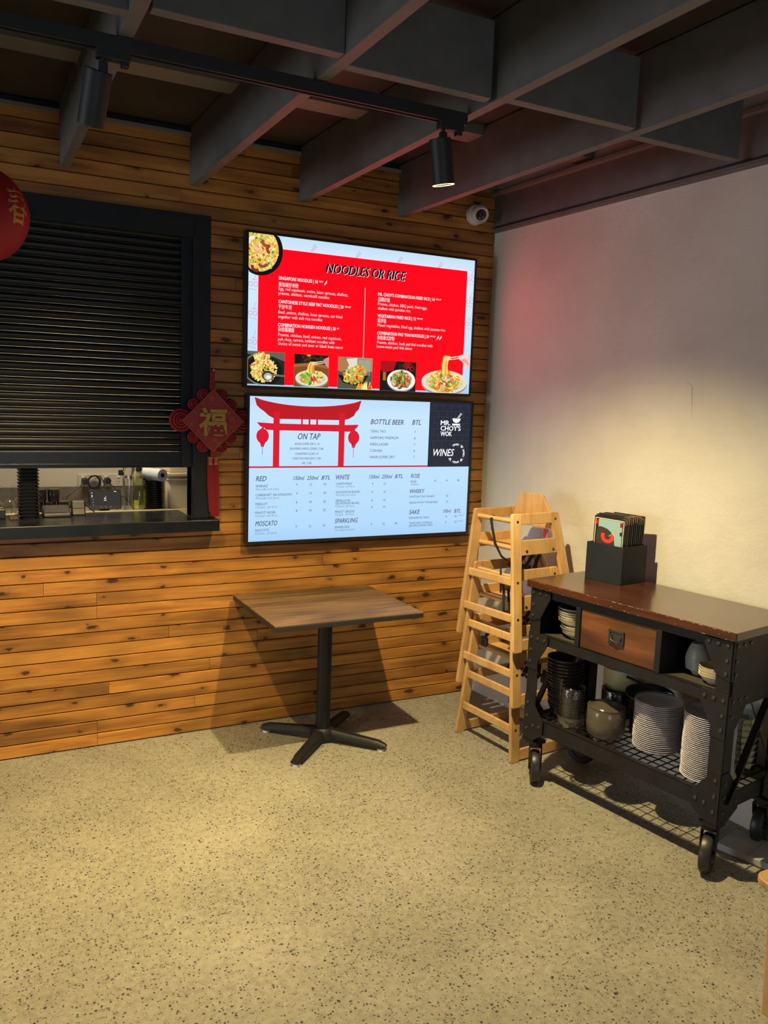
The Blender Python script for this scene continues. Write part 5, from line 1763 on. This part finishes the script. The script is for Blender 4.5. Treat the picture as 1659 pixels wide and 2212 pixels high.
caster(0.060, 0.064, math.radians(226))
caster(0.060, CL - 0.068, math.radians(200))
caster(CDEP - 0.062, 0.064, math.radians(100))
caster(CDEP - 0.045, CL - 0.064, math.radians(10))

# ================================================================== MENU BOX ON THE CART
MB_A0, MB_B0, MB_B1, MB_DEP, MB_H = 0.285, 0.108, 0.318, 0.185, 0.178
ZT = 0.9965
box = thing('menu_holder', 'open black wooden box full of menus on the cart top', 'holder', cw(MB_A0, MB_B0, ZT), CT)
wdt = MB_B1 - MB_B0
tw = 0.008
m = MB().box(0, tw, -wdt, 0, 0, MB_H).build('front_panel', BLACKPAINT, box, bev=0.001)
m = MB().box(MB_DEP - tw, MB_DEP, -wdt, 0, 0, MB_H).build('back_panel', BLACKPAINT, box, bev=0.001)
m = MB().box(tw, MB_DEP - tw, -wdt, -wdt + tw, 0, MB_H).build('side_panel', BLACKPAINT, box, bev=0.001)
m = MB().box(tw, MB_DEP - tw, -tw, 0, 0, MB_H).build('side_panel', BLACKPAINT, box, bev=0.001)
m = MB().box(tw, MB_DEP - tw, -wdt + tw, -tw, 0, 0.006).build('base_panel', BLACKPAINT, box)

MENUBLACK = mat('menu_cover_black', (0.012, 0.012, 0.013), 0.3)
CORNERTAN = mat('menu_corner_tan', (0.30, 0.20, 0.12), 0.45)
MW, MH, MT = 0.176, 0.305, 0.0075
mrand = random.Random(21)
nmen = 16
for k in range(nmen):
    a = 0.020 + 0.0096 * k
    lab = 'front menu with the blue picture and red bowl on its cover in the black box' if k == 0 else ('hindmost menu against the back of the black box' if k == nmen - 1 else 'black menu, %s behind the front menu in the box' % _ONES[k])
    t = thing('menu_booklet', lab, 'menu', cw(MB_A0 + a + 0.001, MB_B0 + 0.013 + 0.004 * (k % 3) * 0.7, ZT + 0.0065), CT, 'menus in the black box')
    t.rotation_mode = 'XYZ'
    t.rotation_euler = (0, math.radians(1.8), CT)
    hgt = MH + mrand.uniform(-0.008, 0.004) + (0.006 if k in (3, 7, 8, 9) else 0)
    MB().box(0, MT, -MW, 0, 0, hgt).build('cover', MENUBLACK, t, bev=0.0008)
    MB().box(0.001, MT - 0.001, -MW - 0.0012, -MW + 0.02, hgt - 0.030, hgt + 0.0008).build('corner_tab', CORNERTAN, t)
    if k == 0:
        cv = Canvas(lambda u, v, ly: (-0.0006 - 0.0003 * ly, -MW * u, hgt * (1 - v)), MW / hgt)
        CRM = lin('#e8d9a6')
        bx = [(0.045, 0.035), (0.965, 0.035), (0.965, 0.97), (0.045, 0.97), (0.045, 0.035)]
        for i in range(4):
            cv.strip([bx[i], bx[i + 1]], 0.010, CRM, 0)
        cv.rect(0.15, 0.045, 0.93, 0.95, lin('#86a6b0'), 1)
        cv.rect(0.06, 0.065, 0.15, 0.135, lin('#a81420'), 1.2); cv.rect(0.85, 0.065, 0.935, 0.135, lin('#8e1420'), 1.2)
        cv.poly([(0.08, 0.75), (0.10, 0.24), (0.17, 0.165), (0.30, 0.17), (0.45, 0.19), (0.58, 0.235), (0.68, 0.31), (0.72, 0.42), (0.74, 0.75)], lin('#37322c'), 1.6)
        cv.poly(ellipse(0.90, 0.24, 0.045, 0.035, 16), lin('#2c2c2e'), 1.6)
        # red bowl: thick U
        outer = [(0.26, 0.265)] + [(0.475 + 0.215 * math.cos(math.radians(q)), 0.315 + 0.098 * math.sin(math.radians(q))) for q in range(180, -1, -12)] + [(0.69, 0.285)]
        inner = [(0.575, 0.285)] + [(0.475 + 0.100 * math.cos(math.radians(q)), 0.31 + 0.050 * math.sin(math.radians(q))) for q in range(0, 181, 12)] + [(0.375, 0.265)]
        n_ = len(outer)
        cv.raw(outer + inner[::-1], [(i, i + 1, n_ + i + 1, n_ + i) for i in range(n_ - 1)], lin('#d8392c'), 2)
        cv.strip([(0.50, 0.305), (0.66, 0.225)], 0.005, lin('#d89a8c'), 2.1); cv.strip([(0.52, 0.305), (0.70, 0.235)], 0.005, lin('#d89a8c'), 2.1)
        cv.build('cover_print', PRINT, t, label='cover with blue picture, dark hill and red bowl')

# ================================================================== CROCKERY ON THE CART
def bowl_profile(R, Rb, h, t=0.004):
    out = [(0.0, 0.0), (Rb, 0.0), (Rb + 0.002, 0.004)]
    for k in range(1, 7):
        q = k / 6
        out.append((Rb + (R - Rb) * (q ** 0.6), 0.004 + (h - 0.004) * q))
    out += [(R + 0.001, h + 0.002), (R - t * 0.6, h + 0.002)]
    for k in range(5, -1, -1):
        q = k / 6
        out.append((max(0.001, Rb + (R - Rb) * (q ** 0.6) - t), 0.004 + t + (h - 0.004 - t * 0.5) * q))
    out.append((0.0, 0.004 + t))
    return out


def stack_of(name, prof, m, n, base, pitch, label, cat, group, jit=0.0015, lean=(0, 0), nseg=36, labels=None):
    o = MB().lathe(prof, n=nseg).build(name, m, smooth=40)
    rr = random.Random(len(label) + n)
    for k in range(n):
        c = o if k == 0 else o.copy()
        if k:
            COL.objects.link(c)
        c.location = (base[0] + rr.uniform(-jit, jit) + lean[0] * k, base[1] + rr.uniform(-jit, jit) + lean[1] * k, base[2] + pitch * k)
        c.rotation_euler = (0, 0, rr.uniform(0, 6))
        tag(c, label.replace('{o}', ordinal(k, n)), cat, group)


def wrap(label, center, prof, m=FILM, squash=0.0, seed=0):
    rr = random.Random(seed)
    vs, fs = [], []
    n = 40
    for r, z in prof:
        for j in range(n):
            th = 2 * PI * j / n
            q = r * (1 + squash * (0.5 * math.sin(3 * th + seed) + 0.5 * math.sin(7 * th + z * 40)) * 0.4 + rr.uniform(-0.006, 0.006))
            vs.append((q * math.cos(th), q * math.sin(th), z))
    for i in range(len(prof) - 1):
        for j in range(n):
            fs.append((i * n + j, i * n + (j + 1) % n, (i + 1) * n + (j + 1) % n, (i + 1) * n + j))
    o = MB().add(vs, fs).build('cling_wrap', m, smooth=70, loc=center)
    tag(o, label, 'cling wrap', 'cling wrap around crockery')
    return o


LZ = SH_LOW + 0.0005
# white plates, two wrapped stacks
plate = [(0.0, 0.0), (0.056, 0.0), (0.060, 0.003), (0.082, 0.0065), (0.1000, 0.0125), (0.1008, 0.0138), (0.0995, 0.0146), (0.080, 0.0090), (0.058, 0.0060), (0.0, 0.0055)]
cA = cw(0.212, 0.618)
stack_of('side_plate', plate, WHITECHINA, 25, (cA[0], cA[1], LZ + 0.012), 0.00850, 'white plate, {o} of the wrapped stack in the middle of the wire shelf', 'plate', 'white plates, middle stack')
wrap('clear cling wrap around the middle stack of white plates', (cA[0], cA[1], LZ), [(0.010, 0.001), (0.062, 0.001), (0.075, 0.006), (0.099, 0.018), (0.1026, 0.030), (0.1032, 0.10), (0.1040, 0.14), (0.1030, 0.20), (0.1022, 0.238), (0.090, 0.240), (0.055, 0.234)], squash=0.01, seed=2)
cB = cw(0.165, 0.893)
stack_of('dinner_plate', [(r * 1.02, z) for r, z in plate], WHITECHINA, 34, (cB[0], cB[1], LZ), 0.00790, 'white plate, {o} of the tall wrapped stack by the near corner post', 'plate', 'white plates, tall stack')
wrap('clear cling wrap around the tall stack of white plates', (cB[0], cB[1], LZ), [(0.010, 0.001), (0.070, 0.001), (0.100, 0.010), (0.1050, 0.03), (0.1056, 0.12), (0.1062, 0.17), (0.1050, 0.24), (0.1040, 0.279), (0.092, 0.281), (0.06, 0.275)], squash=0.01, seed=4)
# darker plates behind
cD = cw(0.372, 0.745)
stack_of('dark_plate', [(r * 0.92, z) for r, z in plate], GREYCHINA, 22, (cD[0], cD[1], LZ), 0.0088, 'dark grey plate, {o} of the stack behind the white plates', 'plate', 'dark plates at the back')
# black bowls
cK = cw(0.180, 0.118)
stack_of('noodle_bowl', bowl_profile(0.088, 0.050, 0.060), BLACKCHINA, 15, (cK[0] + 0.012, cK[1] - 0.004, LZ), 0.0165, 'black bowl, {o} of the leaning stack at the chair end of the cart', 'bowl', 'black bowls in the leaning stack', lean=(-0.0010, 0.0006))
# wrapped dark bowls
cW = cw(0.128, 0.212)
stack_of('soup_bowl', bowl_profile(0.058, 0.034, 0.046), BROWNCHINA, 11, (cW[0], cW[1], LZ + 0.008), 0.0128, 'dark brown bowl, {o} of the shiny wrapped stack beside the black bowls', 'bowl', 'brown bowls, front wrapped stack', jit=0.0008)
wrap('shiny cling wrap around the narrow stack of dark bowls', (cW[0], cW[1], LZ), [(0.008, 0.001), (0.052, 0.001), (0.060, 0.02), (0.0615, 0.05), (0.0615, 0.12), (0.0610, 0.178), (0.055, 0.190), (0.030, 0.190), (0.005, 0.187)], squash=0.04, seed=7)
tail = MB()
d0 = Vector((-0.060, -0.02, 0.0))
vs, fs = [], []
for i in range(9):
    q = i / 8
    for j in range(5):
        u = j / 4 - 0.5
        ctr = Vector((-0.062 - 0.018 * math.sin(q * PI), 0.040 - 0.10 * q, 0.060 * (1 - q) ** 1.3 + 0.006))
        vs.append(ctr + Vector((0.010 * u, 0.016 * u, 0.022 * abs(u) + 0.006 * math.sin(7 * q + 3 * u))))
for i in range(8):
    for j in range(4):
        fs.append((i * 5 + j, i * 5 + j + 1, (i + 1) * 5 + j + 1, (i + 1) * 5 + j))
tl = tail.add(vs, fs).build('loose_film_tail', FILMDUSTY, smooth=80, loc=(cW[0], cW[1], LZ))
tag(tl, 'loose twisted tail of plastic film at the foot of the dark wrapped bowls', 'plastic film')
bun = MB()
bun.lathe([(0.050, 0.0), (0.0625, 0.006), (0.0632, 0.030), (0.0622, 0.045)], n=30)
bo = bun.build('bunched_film', FILMDUSTY, smooth=80, loc=(cW[0], cW[1], LZ))
tag(bo, 'bunched cloudy film around the bottom of the dark wrapped bowls', 'plastic film')
# wrapped taupe bowls
cT = cw(0.150, 0.392)
stack_of('rice_bowl', bowl_profile(0.083, 0.064, 0.050), TAUPECHINA, 9, (cT[0], cT[1], LZ + 0.006), 0.0108, 'taupe bowl, {o} of the cloudy wrapped stack at the wire shelf front', 'bowl', 'taupe bowls in the wrapped stack', jit=0.001)
wrap('dusty peaked cling wrap around the taupe bowls', (cT[0], cT[1], LZ), [(0.008, 0.001), (0.062, 0.001), (0.080, 0.016), (0.0870, 0.045), (0.0880, 0.085), (0.0860, 0.128), (0.076, 0.146), (0.050, 0.155), (0.026, 0.168), (0.010, 0.178), (0.001, 0.180)], m=FILMDUSTY, squash=0.05, seed=11)
# second dark wrapped stack behind
c2 = cw(0.295, 0.335)
stack_of('soup_bowl', bowl_profile(0.068, 0.040, 0.046), BROWNCHINA, 12, (c2[0], c2[1], LZ + 0.004), 0.0118, 'dark brown bowl, {o} of the wrapped stack behind the taupe bowls', 'bowl', 'brown bowls, rear wrapped stack', jit=0.0008)
wrap('cling wrap around the rear stack of dark bowls', (c2[0], c2[1], LZ), [(0.008, 0.001), (0.060, 0.001), (0.070, 0.02), (0.0715, 0.10), (0.0710, 0.176), (0.064, 0.186), (0.035, 0.187), (0.005, 0.185)], squash=0.03, seed=13)
# pan lid resting on brown dishes
c3 = cw(0.285, 0.520)
stack_of('oval_dish', bowl_profile(0.078, 0.062, 0.040), BROWNCHINA, 13, (c3[0], c3[1], LZ), 0.0128, 'dark brown dish, {o} of the stack under the round green tray', 'dish', 'brown dishes under the tray', jit=0.001)
o = MB().lathe([(0.0, 0.012), (0.085, 0.010), (0.104, 0.016), (0.108, 0.020), (0.106, 0.013), (0.088, 0.004), (0.0, 0.0)], n=40).build('round_tray', GREENPAN, smooth=40, loc=(c3[0], c3[1], LZ + 0.0128 * 12 + 0.045), rot=(0.05, -0.06, 0))
tag(o, 'dark green round tray lying on the brown dishes behind the white plates', 'tray')
t = thing('ladle', 'thin dark handle sticking up from the green tray towards the beige tub', 'ladle', (c3[0], c3[1], LZ + 0.0128 * 12 + 0.060))
MB().tube([(0.06, -0.01, 0.012), (0.02, 0.06, 0.022), (-0.02, 0.13, 0.042)], [0.004, 0.0045, 0.007], n=8).build('handle', BLACKSTEEL, t, smooth=60)
MB().lathe([(0.0, 0.0), (0.020, 0.003), (0.028, 0.014), (0.027, 0.015), (0.018, 0.006), (0.0, 0.004)], n=20).build('bowl', BLACKSTEEL, t, smooth=50, loc=(0.062, -0.015, -0.002))
# beige tub at the back
t = thing('food_tub', 'tall beige round tub with a dark blue lid at the back of the wire shelf', 'tub', (*cw(0.395, 0.300)[:2], LZ))
MB().lathe([(0.0, 0.0), (0.086, 0.0), (0.090, 0.004), (0.1000, 0.270), (0.097, 0.270), (0.0, 0.266)], n=44).build('tub_body', TUB, t, smooth=40)
MB().lathe([(0.104, 0.262), (0.105, 0.292), (0.101, 0.298), (0.0, 0.298), (0.0, 0.285), (0.100, 0.262)], n=44).build('lid', BLUELID, t, smooth=40)
lb = MB(); vs, fs = [], []
for j in range(9):
    a = math.radians(205 + 40 * j / 8)
    for z in (0.245, 0.268):
        r = 0.1006
        vs.append((r * math.cos(a), r * math.sin(a), z))
for j in range(8):
    fs.append((j * 2, j * 2 + 2, j * 2 + 3, j * 2 + 1))
lb.add(vs, fs).build('paper_label', mat('pale_label', (0.40, 0.42, 0.42), 0.6), t)
# clear containers at the near end
c5 = cw(0.330, 0.940)
cp = [(0.0, 0.0), (0.058, 0.0), (0.060, 0.003), (0.070, 0.060), (0.0745, 0.061), (0.0745, 0.064), (0.069, 0.064), (0.0585, 0.004), (0.0, 0.003)]
stack_of('clear_container', cp, CLEARPLASTIC, 8, (c5[0], c5[1], LZ), 0.027, 'clear plastic container, {o} of the stack at the near shelf end', 'container', 'clear plastic containers', jit=0.001)

# mid shelf: cream bowls on the left
MZ = 0.7425
cC = cw(0.132, 0.196)
cream = bowl_profile(0.071, 0.034, 0.026)
co = MB().lathe(cream, n=36).build('shallow_bowl', CREAMCHINA, smooth=40)
zs = [0, 0.0105, 0.021, 0.0315, 0.052, 0.0625, 0.073, 0.0835, 0.094]
dx = [(0.012, -0.004), (0.010, -0.003), (0.004, 0.0), (0.006, -0.002), (-0.008, 0.004), (-0.010, 0.003), (-0.008, 0.006), (-0.012, 0.004), (-0.014, 0.004)]
for k, z in enumerate(zs):
    c = co if k == 0 else co.copy()
    if k:
        COL.objects.link(c)
    c.location = (cC[0] + dx[k][0], cC[1] + dx[k][1], MZ + z * 1.08)
    c.rotation_euler = (0.0, 0.03 if k > 3 else 0.0, 0)
    tag(c, 'cream shallow bowl, %s of the uneven cream stack left of the drawer' % ordinal(k, len(zs)), 'bowl', 'cream bowls left of the drawer')
gp_ = MB().lathe([(r * 1.0, z) for r, z in cream], n=36).build('shallow_bowl', GREYCHINA, smooth=40, loc=(cC[0] - 0.014, cC[1] + 0.004, MZ + 0.117), rot=(0, 0.03, 0))
tag(gp_, 'dark grey shallow bowl topping the cream bowls left of the drawer', 'bowl')
# grey upturned bowls, tilted stack on the right
cG = Vector((*cw(0.165, 0.822)[:2], MZ))
gb = bowl_profile(0.054, 0.026, 0.062, 0.0035)
go = MB().lathe([(r, 0.064 - z) for r, z in gb], n=36).build('tea_bowl', GREYCHINA, smooth=40)
axis = Vector((-0.10, 0.03, 1)).normalized()
rotg = Vector((0, 0, 1)).rotation_difference(axis).to_euler()
ins = MB().lathe(gb, n=36).build('tea_bowl', GREYCHINA, smooth=40, loc=cG)
tag(ins, 'grey tea bowl standing upright under the upturned grey bowls', 'bowl')
for k in range(5):
    c = go if k == 0 else go.copy()
    if k:
        COL.objects.link(c)
    p = cG + Vector((0, 0, 0.030)) + axis * (0.0100 * k)
    c.location = p; c.rotation_euler = rotg
    tag(c, 'upturned grey tea bowl, %s of the tilted stack right of the drawer' % ordinal(k, 5), 'bowl', 'upturned grey tea bowls')
cR = cw(0.120, 0.918)
rb = MB().lathe(bowl_profile(0.060, 0.028, 0.034), n=36).build('rice_dish', CREAMCHINA, smooth=40)
for k in range(4):
    c = rb if k == 0 else rb.copy()
    if k:
        COL.objects.link(c)
    c.location = (cR[0], cR[1], MZ + 0.0115 * k)
    c.rotation_euler = (0.0, -0.02, 0)
    tag(c, 'cream dish, %s of the short stack beside the near corner post' % ordinal(k, 4), 'dish', 'cream dishes by the corner post')

# ================================================================== FLOOR PIECES
t = thing('flat_carton', 'pale flattened carton lying on the floor under the near end of the cart', 'carton', (*cw(0.40, 0.93)[:2], 0.0), CT + 0.1)
MB().box(-0.16, 0.02, -0.24, 0.02, 0.0005, 0.030).build('carton_body', mat('pale_grey_board', (0.36, 0.36, 0.35), 0.6), t, bev=0.003)
MB().box(-0.161, 0.021, -0.112, -0.108, 0.0300, 0.0308).build('carton_seam', mat('carton_tape', (0.30, 0.27, 0.22), 0.4), t)

# wooden stool at the near right
st = thing('wooden_stool', 'varnished wooden stool with rounded seat corner at the near end of the cart', 'stool', (-0.795, -2.722, 0), -0.05)
sp_ = rrect(0.0, 0.40, -0.40, 0.0, 0.045, 6)
MB().prism(sp_, lambda u, v, w: (u, v, w), 0.428, 0.452).build('seat', BEECH, st, smooth=40, bev=0.006, seg=3)
for lx, ly, ex_, ey_ in ((0.058, -0.05, 0.080, -0.05), (0.35, -0.05, 0.385, -0.015), (0.05, -0.35, 0.015, -0.385), (0.35, -0.35, 0.385, -0.385)):
    MB().bar((lx, ly, 0.43), (ex_, ey_, 0.0), 0.036, 0.036, up=(1, 0, 0)).build('leg', BEECH, st, bev=0.005)
for a, b in (((0.070, -0.05), (0.04, -0.36)), ((0.36, -0.04), (0.36, -0.36)), ((0.04, -0.36), (0.36, -0.36))):
    MB().bar((a[0], a[1], 0.20), (b[0], b[1], 0.20), 0.018, 0.028).build('stretcher', BEECH, st, bev=0.003)
